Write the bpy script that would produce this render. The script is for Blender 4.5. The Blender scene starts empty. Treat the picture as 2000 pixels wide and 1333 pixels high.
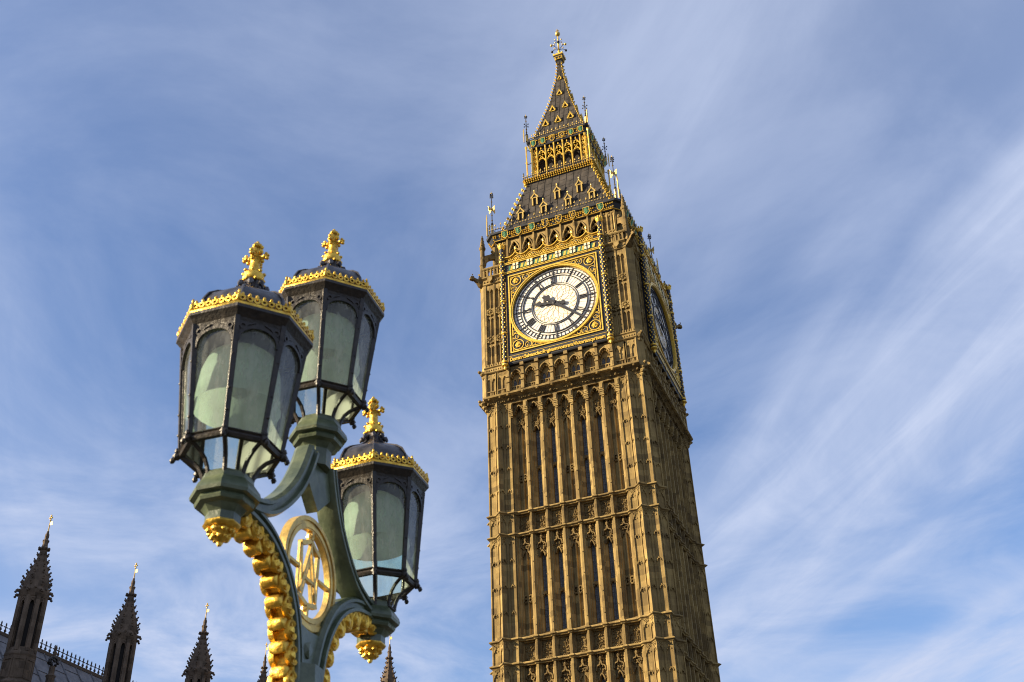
import bpy, bmesh, math, random
from math import sin, cos, pi, radians, sqrt, atan2, acos
from mathutils import Vector, Matrix
random.seed(11)
sc = bpy.context.scene
COL = sc.collection

# ------------------------------------------------------------------ camera
cam_d = bpy.data.cameras.new("camera")
cam = bpy.data.objects.new("camera", cam_d); COL.objects.link(cam); sc.camera = cam
CR = ((0.9251254145971495, 0.3784043674406613, -0.030872349575066002),
      (-0.2399663475842748, 0.5197787120311895, -0.8199062400947194),
      (-0.29420931204418865, 0.765924425267291, 0.5716648104313001))
CC = (22.69668893, -75.88885206, 0.94826529)
m = Matrix(((CR[0][0], -CR[1][0], -CR[2][0], CC[0]),
            (CR[0][1], -CR[1][1], -CR[2][1], CC[1]),
            (CR[0][2], -CR[1][2], -CR[2][2], CC[2]), (0, 0, 0, 1)))
cam.matrix_world = m
cam_d.sensor_width = 36.0
cam_d.lens = 2194.7226 / 2000 * 36.0
cam_d.clip_start = 0.05; cam_d.clip_end = 5000
cam_d.dof.use_dof = True; cam_d.dof.focus_distance = 88.0; cam_d.dof.aperture_fstop = 6.3

# ------------------------------------------------------------------ light
SUN_AZ = radians(57)      # left of the clock face's normal (-Y)
SUN_EL = radians(21)
S = Vector((-sin(SUN_AZ) * cos(SUN_EL), -cos(SUN_AZ) * cos(SUN_EL), sin(SUN_EL)))
sd = bpy.data.lights.new("sun", 'SUN'); sd.energy = 5.0; sd.angle = radians(0.55); sd.color = (1.0, 0.82, 0.54)
so = bpy.data.objects.new("sun", sd); COL.objects.link(so)
so.rotation_euler = S.to_track_quat('Z', 'Y').to_euler(); so.location = (-60, -60, 60)

w = bpy.data.worlds.new("World"); sc.world = w; w.use_nodes = True
NT = w.node_tree; NT.nodes.clear()
def N(nt, t, **k):
    n = nt.nodes.new(t)
    for a, b in k.items():
        if a == 'inp':
            for i, v in b.items(): n.inputs[i].default_value = v
        else: setattr(n, a, b)
    return n
def L(nt, a, b): nt.links.new(a, b)
out = N(NT, 'ShaderNodeOutputWorld'); bg = N(NT, 'ShaderNodeBackground'); bg.inputs[1].default_value = 0.062
sky = N(NT, 'ShaderNodeTexSky'); sky.sky_type = 'NISHITA'; sky.sun_disc = False
sky.sun_elevation = SUN_EL; sky.sun_rotation = atan2(S.x, S.y) % (2 * pi)
sky.air_density = 1.0; sky.dust_density = 0.4; sky.ozone_density = 3.0
tc = N(NT, 'ShaderNodeTexCoord')
sep = N(NT, 'ShaderNodeSeparateXYZ'); L(NT, tc.outputs['Generated'], sep.inputs[0])
zc = N(NT, 'ShaderNodeMath', operation='MAXIMUM', inp={1: 0.06}); L(NT, sep.outputs[2], zc.inputs[0])
def wmath(op, a, b=None, clamp=False):
    n = N(NT, 'ShaderNodeMath', operation=op, use_clamp=clamp)
    for i, x in enumerate((a, b)):
        if x is None: continue
        if isinstance(x, (int, float)): n.inputs[i].default_value = x
        else: L(NT, x, n.inputs[i])
    return n.outputs[0]
px = wmath('DIVIDE', sep.outputs[0], zc.outputs[0]); py = wmath('DIVIDE', sep.outputs[1], zc.outputs[0])
CA = radians(-36.0)       # wind direction of the cirrus
al = wmath('ADD', wmath('MULTIPLY', px, sin(CA)), wmath('MULTIPLY', py, cos(CA)))
ac = wmath('ADD', wmath('MULTIPLY', px, cos(CA)), wmath('MULTIPLY', py, -sin(CA)))
def cnoise(sx, sy, scale, detail, rough, dist=0.0, off=0.0, zo=None):
    cb = N(NT, 'ShaderNodeCombineXYZ'); L(NT, wmath('ADD', wmath('MULTIPLY', ac, sx), off), cb.inputs[0]); L(NT, wmath('MULTIPLY', al, sy), cb.inputs[1])
    cb.inputs[2].default_value = off if zo is None else zo
    n = N(NT, 'ShaderNodeTexNoise', inp={'Scale': scale, 'Detail': detail, 'Roughness': rough, 'Distortion': dist})
    L(NT, cb.outputs[0], n.inputs['Vector']); return n.outputs['Fac']
def ramp(x, a, b):
    n = N(NT, 'ShaderNodeMapRange', interpolation_type='SMOOTHSTEP', inp={1: a, 2: b, 3: 0.0, 4: 1.0}); L(NT, x, n.inputs[0]); return n.outputs[0]
broad = ramp(cnoise(1.9, 0.42, 1.0, 3, 0.5, 0.3, 2.72, 2.0), 0.42, 0.66)                 # bands of cirrus along the wind
fibre = ramp(cnoise(5.5, 0.85, 1.5, 9, 0.62, 0.8, 9.7), 0.30, 0.74)
puff = ramp(cnoise(1.6, 1.3, 1.3, 8, 0.60, 0.5, 5.3), 0.34, 0.74)                   # soft mottled veil
east = ramp(ac, 0.40, 0.95)
cl = wmath('MULTIPLY', wmath('MULTIPLY', broad, wmath('ADD', 0.55, wmath('MULTIPLY', fibre, 0.5))), wmath('ADD', 0.24, wmath('MULTIPLY', east, 0.46)))
cl = wmath('ADD', cl, wmath('ADD', wmath('MULTIPLY', puff, 0.28), 0.03))
cl = wmath('ADD', cl, wmath('MULTIPLY', wmath('SUBTRACT', 1.0, ramp(al, 0.5, 1.4)), 0.30))
lowb = wmath('MULTIPLY', wmath('SUBTRACT', 1.0, ramp(sep.outputs[2], 0.26, 0.58)), wmath('SUBTRACT', 1.0, wmath('MULTIPLY', ramp(ac, 0.0, 0.9), 0.62)))
cl = wmath('ADD', cl, wmath('MULTIPLY', lowb, wmath('ADD', 0.24, wmath('MULTIPLY', puff, 0.85))), True)
hs = N(NT, 'ShaderNodeHueSaturation', inp={'Hue': 0.508, 'Saturation': 1.08, 'Value': 1.34}); L(NT, sky.outputs[0], hs.inputs['Color'])
mx = N(NT, 'ShaderNodeMix', data_type='RGBA'); L(NT, cl, mx.inputs[0]); L(NT, hs.outputs[0], mx.inputs[6]); mx.inputs[7].default_value = (3.9, 4.45, 5.9, 1)
L(NT, mx.outputs[2], bg.inputs[0]); L(NT, bg.outputs[0], out.inputs[0])

sc.view_settings.view_transform = 'Standard'; sc.view_settings.look = 'None'
sc.view_settings.exposure = 1.28; sc.view_settings.gamma = 1.0
sc.cycles.filter_width = 1.1

# ------------------------------------------------------------------ materials
def mat(name, col, rough=0.6, metal=0.0, spec=0.4):
    mt = bpy.data.materials.new(name); mt.use_nodes = True
    b = mt.node_tree.nodes['Principled BSDF']
    b.inputs['Base Color'].default_value = (*col, 1); b.inputs['Roughness'].default_value = rough
    b.inputs['Metallic'].default_value = metal; b.inputs['Specular IOR Level'].default_value = spec
    return mt, mt.node_tree, b
def vary(mt, nt, b, c1, c2, scale=6.0, detail=6, stretch=(1, 1, 1), bump=0.0, lo=0.35, hi=0.65):
    tcn = N(nt, 'ShaderNodeTexCoord'); mp = N(nt, 'ShaderNodeMapping'); mp.inputs['Scale'].default_value = stretch
    L(nt, tcn.outputs['Object'], mp.inputs[0])
    n = N(nt, 'ShaderNodeTexNoise', inp={'Scale': scale, 'Detail': detail, 'Roughness': 0.6}); L(nt, mp.outputs[0], n.inputs['Vector'])
    r = N(nt, 'ShaderNodeMapRange', inp={1: lo, 2: hi}); L(nt, n.outputs['Fac'], r.inputs[0])
    mxn = N(nt, 'ShaderNodeMix', data_type='RGBA'); L(nt, r.outputs[0], mxn.inputs[0])
    mxn.inputs[6].default_value = (*c1, 1); mxn.inputs[7].default_value = (*c2, 1)
    L(nt, mxn.outputs[2], b.inputs['Base Color'])
    if bump:
        bn = N(nt, 'ShaderNodeBump', inp={'Strength': bump, 'Distance': 0.02}); L(nt, n.outputs['Fac'], bn.inputs['Height']); L(nt, bn.outputs[0], b.inputs['Normal'])
    return mxn, tcn
def stone(name, base, dark, pale, cell=(0.85, 0.85, 0.43), bump=0.35):
    mt, nt, b = mat(name, base, 0.85, 0, 0.2)
    tcn = N(nt, 'ShaderNodeTexCoord')
    # ashlar: every block of the coursing has a slightly different tone
    dv = N(nt, 'ShaderNodeVectorMath', operation='DIVIDE'); dv.inputs[1].default_value = cell; L(nt, tcn.outputs['Object'], dv.inputs[0])
    fl = N(nt, 'ShaderNodeVectorMath', operation='FLOOR'); L(nt, dv.outputs[0], fl.inputs[0])
    wn = N(nt, 'ShaderNodeTexWhiteNoise'); L(nt, fl.outputs[0], wn.inputs['Vector'])
    m1 = N(nt, 'ShaderNodeMix', data_type='RGBA'); m1.inputs[6].default_value = (*base, 1); m1.inputs[7].default_value = (*pale, 1)
    L(nt, wn.outputs['Value'], m1.inputs[0])
    g = N(nt, 'ShaderNodeMath', operation='GREATER_THAN', inp={1: 0.80})
    wn2 = N(nt, 'ShaderNodeTexWhiteNoise', noise_dimensions='4D', inp={'W': 3.7}); L(nt, fl.outputs[0], wn2.inputs['Vector']); L(nt, wn2.outputs['Value'], g.inputs[0])
    gm = N(nt, 'ShaderNodeMath', operation='MULTIPLY', inp={1: 0.52}); L(nt, g.outputs[0], gm.inputs[0])
    m2 = N(nt, 'ShaderNodeMix', data_type='RGBA'); L(nt, gm.outputs[0], m2.inputs[0]); L(nt, m1.outputs[2], m2.inputs[6]); m2.inputs[7].default_value = (*dark, 1)
    # weather stains: streaks down the wall and broad patches
    mp = N(nt, 'ShaderNodeMapping'); mp.inputs['Scale'].default_value = (1, 1, 0.16); L(nt, tcn.outputs['Object'], mp.inputs[0])
    n1 = N(nt, 'ShaderNodeTexNoise', inp={'Scale': 2.6, 'Detail': 8, 'Roughness': 0.68}); L(nt, mp.outputs[0], n1.inputs['Vector'])
    r1 = N(nt, 'ShaderNodeMapRange', inp={1: 0.45, 2: 0.70, 3: 0.0, 4: 0.85}); L(nt, n1.outputs['Fac'], r1.inputs[0])
    m3 = N(nt, 'ShaderNodeMix', data_type='RGBA'); L(nt, r1.outputs[0], m3.inputs[0]); L(nt, m2.outputs[2], m3.inputs[6]); m3.inputs[7].default_value = (*dark, 1)
    n2 = N(nt, 'ShaderNodeTexNoise', inp={'Scale': 0.55, 'Detail': 5, 'Roughness': 0.6}); L(nt, tcn.outputs['Object'], n2.inputs['Vector'])
    r2 = N(nt, 'ShaderNodeMapRange', inp={1: 0.42, 2: 0.68, 3: 0.0, 4: 0.5}); L(nt, n2.outputs['Fac'], r2.inputs[0])
    m4 = N(nt, 'ShaderNodeMix', data_type='RGBA'); L(nt, r2.outputs[0], m4.inputs[0]); L(nt, m3.outputs[2], m4.inputs[6]); m4.inputs[7].default_value = (dark[0] * 1.5, dark[1] * 1.5, dark[2] * 1.5, 1)
    L(nt, m4.outputs[2], b.inputs['Base Color'])
    nb = N(nt, 'ShaderNodeTexNoise', inp={'Scale': 14, 'Detail': 8, 'Roughness': 0.7}); L(nt, tcn.outputs['Object'], nb.inputs['Vector'])
    bn = N(nt, 'ShaderNodeBump', inp={'Strength': bump, 'Distance': 0.05}); L(nt, nb.outputs['Fac'], bn.inputs['Height']); L(nt, bn.outputs[0], b.inputs['Normal'])
    return mt
M = {}
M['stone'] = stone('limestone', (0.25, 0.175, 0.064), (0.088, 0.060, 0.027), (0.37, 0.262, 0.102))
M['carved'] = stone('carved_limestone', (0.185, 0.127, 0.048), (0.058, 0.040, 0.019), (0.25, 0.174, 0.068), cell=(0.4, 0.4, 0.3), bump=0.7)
M['grey_stone'] = stone('dark_limestone', (0.115, 0.082, 0.056), (0.045, 0.033, 0.023), (0.155, 0.112, 0.078), cell=(0.5, 0.5, 0.35))  # palace stone, darker overall than the tower's limestone
mt, nt, b = mat('gold_leaf', (0.83, 0.50, 0.07), 0.40, 0.55); vary(mt, nt, b, (0.60, 0.36, 0.04), (0.88, 0.62, 0.12), 9, 5, bump=0.25); M['gold'] = mt
mt, nt, b = mat('pale_gold_leaf', (0.86, 0.64, 0.22), 0.42, 0.55); vary(mt, nt, b, (0.48, 0.32, 0.075), (0.66, 0.47, 0.15), 14, 5, bump=0.2); M['palegold'] = mt
mt, nt, b = mat('lamp_gold_leaf', (0.9, 0.58, 0.08), 0.37, 0.8); vary(mt, nt, b, (0.52, 0.28, 0.03), (0.92, 0.61, 0.10), 26, 7, bump=0.5); M['lampgold'] = mt
mt, nt, b = mat('worn_cream_gold', (0.70, 0.53, 0.20), 0.42, 0.6); vary(mt, nt, b, (0.50, 0.35, 0.12), (0.85, 0.58, 0.16), 18, 6, bump=0.3); M['cream'] = mt
mt, nt, b = mat('black_paint', (0.016, 0.017, 0.022), 0.5); M['black'] = mt
mt, nt, b = mat('clock_iron', (0.02, 0.02, 0.024), 0.55); M['iron'] = mt
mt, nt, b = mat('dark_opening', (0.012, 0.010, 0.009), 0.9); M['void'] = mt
mt, nt, b = mat('opal_glass', (0.80, 0.77, 0.70), 0.35); vary(mt, nt, b, (0.66, 0.62, 0.54), (0.77, 0.73, 0.66), 2.5, 4); M['opal'] = mt
mt, nt, b = mat('leaded_glass', (0.06, 0.065, 0.07), 0.55, 0, 0.25); vary(mt, nt, b, (0.055, 0.058, 0.06), (0.13, 0.135, 0.14), 9, 3, bump=0.4); M['glass'] = mt
mt, nt, b = mat('shield_green', (0.02, 0.13, 0.075), 0.5); vary(mt, nt, b, (0.012, 0.07, 0.045), (0.05, 0.2, 0.11), 7, 3); M['green'] = mt
mt, nt, b = mat('shield_white', (0.75, 0.66, 0.42), 0.6); M['white'] = mt
mt, nt, b = mat('iron_roof_tiles', (0.075, 0.066, 0.06), 0.8, 0, 0.2)
mxn, tcn = vary(mt, nt, b, (0.026, 0.023, 0.021), (0.066, 0.057, 0.050), 1.6, 7, (1, 1, 0.6), bump=0.25)
M['tile'] = mt
mt, nt, b = mat('lead_sheet', (0.15, 0.15, 0.17), 0.45); vary(mt, nt, b, (0.07, 0.07, 0.075), (0.14, 0.14, 0.15), 3, 6, bump=0.3); M['lead'] = mt
mt, nt, b = mat('lantern_iron', (0.018, 0.015, 0.012), 0.42); vary(mt, nt, b, (0.012, 0.010, 0.009), (0.035, 0.026, 0.018), 30, 5, bump=0.3); M['liron'] = mt
mt, nt, b = mat('lantern_roof_metal', (0.06, 0.058, 0.06), 0.34, 0.4); vary(mt, nt, b, (0.035, 0.033, 0.035), (0.10, 0.095, 0.10), 18, 5, bump=0.2); M['lroof'] = mt
mt, nt, b = mat('green_lamp_paint', (0.075, 0.115, 0.075), 0.33, 0, 0.5); vary(mt, nt, b, (0.050, 0.068, 0.038), (0.115, 0.140, 0.083), 11, 9, bump=0.35); M['lgreen'] = mt
mt, nt, b = mat('hood_opal', (0.6, 0.6, 0.56), 0.5); vary(mt, nt, b, (0.50, 0.49, 0.45), (0.70, 0.69, 0.65), 10, 5)
tl = N(nt, 'ShaderNodeBsdfTranslucent'); tl.inputs[0].default_value = (0.66, 0.66, 0.60, 1); mxs = N(nt, 'ShaderNodeMixShader', inp={0: 0.5})
L(nt, b.outputs[0], mxs.inputs[1]); L(nt, tl.outputs[0], mxs.inputs[2]); L(nt, mxs.outputs[0], nt.nodes['Material Output'].inputs[0]); M['hood'] = mt
def pane(name, tint, haze, hazecol):
    mt = bpy.data.materials.new(name); mt.use_nodes = True; nt = mt.node_tree; nt.nodes.clear()
    o = N(nt, 'ShaderNodeOutputMaterial'); tr = N(nt, 'ShaderNodeBsdfTransparent'); tr.inputs[0].default_value = (*tint, 1)
    di = N(nt, 'ShaderNodeBsdfDiffuse'); di.inputs[0].default_value = (*hazecol, 1)
    tl = N(nt, 'ShaderNodeBsdfTranslucent'); tl.inputs[0].default_value = (*hazecol, 1)
    dm = N(nt, 'ShaderNodeMixShader', inp={0: 0.7}); L(nt, di.outputs[0], dm.inputs[1]); L(nt, tl.outputs[0], dm.inputs[2])
    tcn = N(nt, 'ShaderNodeTexCoord'); mp = N(nt, 'ShaderNodeMapping'); mp.inputs['Scale'].default_value = (1, 1, 0.35); L(nt, tcn.outputs['Object'], mp.inputs[0])
    n = N(nt, 'ShaderNodeTexNoise', inp={'Scale': 16, 'Detail': 7, 'Roughness': 0.65}); L(nt, mp.outputs[0], n.inputs['Vector'])
    r = N(nt, 'ShaderNodeMapRange', inp={1: 0.35, 2: 0.7, 3: haze * 0.35, 4: haze * 1.8}); L(nt, n.outputs['Fac'], r.inputs[0])
    m1 = N(nt, 'ShaderNodeMixShader'); L(nt, r.outputs[0], m1.inputs[0]); L(nt, tr.outputs[0], m1.inputs[1]); L(nt, dm.outputs[0], m1.inputs[2])
    gl = N(nt, 'ShaderNodeBsdfGlossy'); gl.inputs['Roughness'].default_value = 0.12
    fr = N(nt, 'ShaderNodeFresnel', inp={'IOR': 1.45}); m2 = N(nt, 'ShaderNodeMixShader'); L(nt, fr.outputs[0], m2.inputs[0]); L(nt, m1.outputs[0], m2.inputs[1]); L(nt, gl.outputs[0], m2.inputs[2])
    L(nt, m2.outputs[0], o.inputs[0]); return mt
M['pane'] = pane('dusty_lantern_glass', (0.75, 0.94, 0.87), 0.27, (0.74, 0.76, 0.73))
mt, nt, b = mat('paving', (0.22, 0.21, 0.19), 0.85); vary(mt, nt, b, (0.035, 0.034, 0.032), (0.06, 0.057, 0.054), 0.4, 8, bump=0.2); M['ground'] = mt

# ------------------------------------------------------------------ mesh builder
PHI = (1 + 5 ** .5) / 2
ICO_V = [Vector(p).normalized() for p in [(-1, PHI, 0), (1, PHI, 0), (-1, -PHI, 0), (1, -PHI, 0), (0, -1, PHI), (0, 1, PHI), (0, -1, -PHI), (0, 1, -PHI), (PHI, 0, -1), (PHI, 0, 1), (-PHI, 0, -1), (-PHI, 0, 1)]]
ICO_F = [(0, 11, 5), (0, 5, 1), (0, 1, 7), (0, 7, 10), (0, 10, 11), (1, 5, 9), (5, 11, 4), (11, 10, 2), (10, 7, 6), (7, 1, 8), (3, 9, 4), (3, 4, 2), (3, 2, 6), (3, 6, 8), (3, 8, 9), (4, 9, 5), (2, 4, 11), (6, 2, 10), (8, 6, 7), (9, 8, 1)]
class MB:
    """collects shapes in face coordinates: u along the face, d outwards, z up"""
    def __init__(s): s.v = []; s.f = []; s.mi = []; s.T = None; s.k = 0
    def P(s, u, d, z):
        if s.T: u, d, z = s.T(u, d, z)
        return (u, -d, z)
    def add(s, pts, faces, k=None):
        o = len(s.v); s.v += [s.P(*p) for p in pts]
        for f in faces: s.f.append(tuple(i + o for i in f)); s.mi.append(s.k if k is None else k)
    def box(s, u0, u1, d0, d1, z0, z1, k=None):
        s.add([(u0, d0, z0), (u1, d0, z0), (u1, d1, z0), (u0, d1, z0), (u0, d0, z1), (u1, d0, z1), (u1, d1, z1), (u0, d1, z1)],
              [(0, 1, 2, 3), (7, 6, 5, 4), (0, 4, 5, 1), (1, 5, 6, 2), (2, 6, 7, 3), (3, 7, 4, 0)], k)
    def prism(s, poly, d0, d1, k=None):
        n = len(poly); s.add([(u, d0, z) for u, z in poly] + [(u, d1, z) for u, z in poly],
              [tuple(range(n)), tuple(range(2 * n - 1, n - 1, -1))] + [(i, (i + 1) % n, n + (i + 1) % n, n + i) for i in range(n)], k)
    def slab(s, prof, u0, u1, k=None):           # profile in (d,z) run along u
        n = len(prof); s.add([(u0, d, z) for d, z in prof] + [(u1, d, z) for d, z in prof],
              [tuple(range(n)), tuple(range(2 * n - 1, n - 1, -1))] + [(i, (i + 1) % n, n + (i + 1) % n, n + i) for i in range(n)], k)
    def extr(s, path, z0, z1, closed=False, k=None, cap=False):        # path in (u,d)
        n = len(path); fs = [(i, (i + 1) % n, n + (i + 1) % n, n + i) for i in range(n if closed else n - 1)]
        if cap: fs += [tuple(range(n)), tuple(range(2 * n - 1, n - 1, -1))]
        s.add([(u, d, z0) for u, d in path] + [(u, d, z1) for u, d in path], fs, k)
    def loft(s, rings, closed=True, cap=True, k=None):
        n = len(rings[0]); fs = []
        for j in range(len(rings) - 1):
            for i in range(n if closed else n - 1):
                a = j * n + i; b_ = j * n + (i + 1) % n; fs.append((a, b_, b_ + n, a + n))
        if cap: fs += [tuple(range(n)), tuple(range(len(rings) * n - 1, (len(rings) - 1) * n - 1, -1))]
        s.add([p for r in rings for p in r], fs, k)
    def lathe(s, prof, c=(0, 0), n=8, ph=None, k=None, cap=True):      # prof (r,z)
        ph = pi / n if ph is None else ph
        s.loft([[(c[0] + r * cos(ph + 2 * pi * i / n), c[1] + r * sin(ph + 2 * pi * i / n), z) for i in range(n)] for r, z in prof], True, cap, k)
    def square(s, prof, ch=None, k=None, cap=True):   # square rings around the axis, prof (half, z), ch = corner cut
        rs = []
        for h, z in prof:
            if ch: c_ = ch; pts = [(-h + c_, -h), (h - c_, -h), (h, -h + c_), (h, h - c_), (h - c_, h), (-h + c_, h), (-h, h - c_), (-h, -h + c_)]
            else: pts = [(-h, -h), (h, -h), (h, h), (-h, h)]
            rs.append([(a, b_, z) for a, b_ in pts])
        s.loft(rs, True, cap, k)
    def band(s, path, wd, d0, d1, closed=False, k=None):               # ribbon in the face plane
        n = len(path); a = []; c_ = []
        for i, (u, z) in enumerate(path):
            p = path[i - 1] if (i or closed) else path[i]; q = path[(i + 1) % n] if (i < n - 1 or closed) else path[i]
            t1 = Vector((u - p[0], z - p[1])); t2 = Vector((q[0] - u, q[1] - z))
            t1 = t1.normalized() if t1.length > 1e-9 else t2.normalized(); t2 = t2.normalized() if t2.length > 1e-9 else t1
            t = t1 + t2; t = t.normalized() if t.length > 1e-6 else t1
            nn = Vector((-t.y, t.x)); f = wd / 2 / max(0.45, nn.dot(Vector((-t1.y, t1.x))))
            a.append((u + nn.x * f, z + nn.y * f)); c_.append((u - nn.x * f, z - nn.y * f))
        rs = [[(a[i][0], d0, a[i][1]), (a[i][0], d1, a[i][1]), (c_[i][0], d1, c_[i][1]), (c_[i][0], d0, c_[i][1])] for i in range(n)]
        if closed: rs.append(rs[0])
        s.loft(rs, True, not closed, k)
    def bar(s, p, q, r, n=4, r2=None, k=None):
        p = Vector(p); q = Vector(q); t = (q - p).normalized(); a = t.orthogonal().normalized(); b_ = t.cross(a); r2 = r if r2 is None else r2
        s.loft([[tuple(c_ + (a * cos(2 * pi * i / n + pi / 4) + b_ * sin(2 * pi * i / n + pi / 4)) * rr) for i in range(n)] for c_, rr in ((p, r), (q, r2))], True, True, k)
    def tube(s, pts, r, n=6, k=None):
        pts = [Vector(p) for p in pts]; rs = []; a = None
        for i, p in enumerate(pts):
            t = (pts[min(i + 1, len(pts) - 1)] - pts[max(i - 1, 0)]).normalized()
            a = (t.orthogonal() if a is None else a - t * a.dot(t)).normalized(); b_ = t.cross(a); rr = r[i] if isinstance(r, (list, tuple)) else r
            rs.append([tuple(p + (a * cos(2 * pi * j / n) + b_ * sin(2 * pi * j / n)) * rr) for j in range(n)])
        s.loft(rs, True, True, k)
    def blob(s, c, r, k=None):
        r = (r, r, r) if isinstance(r, (int, float)) else r
        s.add([(c[0] + v.x * r[0], c[1] + v.y * r[1], c[2] + v.z * r[2]) for v in ICO_V], ICO_F, k)
    def sweep(s, path, sect, k=None, closed=False):   # path (u,d) in plan, sect (offset,z): moulding along a plan outline
        n = len(path); rs = []
        for i, (u, d) in enumerate(path):
            p = path[i - 1] if (i or closed) else None; q = path[(i + 1) % n] if (i < n - 1 or closed) else None
            t1 = Vector((u - p[0], d - p[1])).normalized() if p else None; t2 = Vector((q[0] - u, q[1] - d)).normalized() if q else None
            t1 = t1 or t2; t2 = t2 or t1; n1 = Vector((-t1.y, t1.x)); n2 = Vector((-t2.y, t2.x)); nn = n1 + n2
            nn = nn.normalized() if nn.length > 1e-6 else n1; f = 1 / max(0.5, nn.dot(n1))
            rs.append([(u + nn.x * f * o, d + nn.y * f * o, z) for o, z in sect])
        if closed: rs.append(rs[0])
        s.loft(rs, True, not closed, k)
    def obj(s, name, mats, parent=None, smooth=None, label=None):
        me = bpy.data.meshes.new(name); me.from_pydata(s.v, [], s.f)
        for x in (mats if isinstance(mats, (list, tuple)) else [mats]): me.materials.append(M[x] if isinstance(x, str) else x)
        me.polygons.foreach_set('material_index', s.mi); me.update()
        bm = bmesh.new(); bm.from_mesh(me); bmesh.ops.recalc_face_normals(bm, faces=bm.faces[:]); bm.to_mesh(me); bm.free()
        if smooth:
            me.shade_smooth(); me.set_sharp_from_angle(angle=radians(smooth))
        o = bpy.data.objects.new(name, me); COL.objects.link(o)
        if parent: o.parent = parent
        if label: o['label'] = label
        return o
def thing(name, label, cat, loc=(0, 0, 0), rz=0.0, group=None):
    o = bpy.data.objects.new(name, None); COL.objects.link(o); o.location = loc; o.rotation_euler = (0, 0, rz)
    o['label'] = label; o['category'] = cat
    if group: o['group'] = group
    return o
def dup(o, parent):
    c_ = o.copy(); COL.objects.link(c_); c_.parent = parent
    for ch in list(o.children): dup(ch, c_)
    return c_
def around(o, n=4, faces=None):              # copies of a face part on the other sides of a square tower
    res = [o]
    for i in range(1, n):
        c_ = dup(o, o.parent); c_.rotation_euler = (0, 0, o.rotation_euler.z + i * 2 * pi / n); res.append(c_)
    return res
def arch(uc, hw, zs, za, n=7):               # pointed arch, left spring to right spring
    h = za - zs; pts = []
    if h >= hw:
        r = (hw * hw + h * h) / (2 * hw); am = acos((r - hw) / r)
        for i in range(n + 1):
            a = pi - am * i / n; pts.append((uc - hw + r + r * cos(a), zs + r * sin(a)))
    else:
        for i in range(n + 1):
            a = pi / 2 * i / n; pts.append((uc - hw * cos(a), zs + h * sin(a) ** 0.85))
    return pts + [(2 * uc - u, z) for u, z in reversed(pts[:-1])]
def ogee(uc, hw, zs, za, n=8):
    pts = []
    for i in range(n + 1):
        t = i / n; pts.append((uc - hw * (1 - t) ** 1.0 * (1 - 0.35 * sin(pi * t) * (1 if t > .5 else -1) * (1 if t > .5 else .9)), zs + (za - zs) * (t + 0.10 * sin(2 * pi * t))))
    return pts + [(2 * uc - u, z) for u, z in reversed(pts[:-1])]
def arch_plate(mb, u0, u1, zs, za, zt, d0, d1, hw, k=None, cusp=0.0):
    uc = (u0 + u1) / 2; ap = arch(uc, hw, zs, za)
    mb.prism([(u0, zs), (u0, zt), (u1, zt), (u1, zs)] + list(reversed(ap)), d0, d1, k)
    if cusp:
        n = len(ap)
        for i in range(2, n - 2, 3): mb.blob((ap[i][0] * .9 + uc * .1, d1 - 0.04, ap[i][1] - cusp * .4), cusp, k)
def circ(uc, zc_, r, n=16, ph=0.0): return [(uc + r * cos(ph + 2 * pi * i / n), zc_ + r * sin(ph + 2 * pi * i / n)) for i in range(n)]
def quatrefoil(mb, uc, z, r, d0, d1, wd, k=None):
    for q in range(4):
        a = pi / 4 + q * pi / 2; mb.band(circ(uc + r * .5 * cos(a), z + r * .5 * sin(a), r * .42, 8), wd, d0, d1, True, k)
    mb.band([(uc - r, z), (uc, z + r), (uc + r, z), (uc, z - r)], wd, d0, d1, True, k); mb.blob((uc, d1, z), (r * .28, wd, r * .28), k)

# ================================================================== SETTING
GZ = -0.75
g = MB(); g.add([(-1500, 1500, GZ), (1500, 1500, GZ), (1500, -1500, GZ), (-1500, -1500, GZ)], [(0, 1, 2, 3)])
go = g.obj('ground', 'ground'); go['kind'] = 'structure'

# ================================================================== CLOCK TOWER
TW = thing('clock_tower', 'tall golden limestone clock tower with white dial, gilded belfry and pointed dark spire', 'tower', (0, 0, GZ))
class FB(MB):                                  # tower builder: heights are given from eye-level datum
    def P(s, u, d, z):
        if s.T: u, d, z = s.T(u, d, z)
        return (u, -d, z - GZ)
PITCH = 1.24
BAYS = [(-3 + i) * PITCH for i in range(7)]
WIN = (1, 2, 4, 5)
def bay_profile(uc, win):
    half = [(-.62, 6.22), (-.55, 6.22), (-.54, 6.13), (-.50, 6.13), (-.49, 6.02), (-.40, 5.985), (-.39, 5.89), (-.32, 5.86), (-.31, 5.77)]
    if win is None: half = [(-.62, 6.22), (-.56, 6.22), (-.55, 6.13), (-.50, 6.11), (-.49, 6.03), (-.43, 6.00), (-.42, 5.93), (-.37, 5.91), (-.36, 5.80), (-.3, 5.80)]
    else: half += [(-.22, 5.72), (-.165, 5.69), (-.15, 5.46)] if win else [(-.28, 5.67), (-.085, 5.67), (-.075, 5.79), (-.04, 5.84)]
    return [(uc + u, d) for u, d in half] + [(uc - u, d) for u, d in reversed(half)]
TIERS = [(18.67, 26.43), (28.15, 35.92), (37.65, 46.95)]
BANDS = [(16.95, 18.67), (26.43, 28.15), (35.92, 37.65)]
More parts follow.
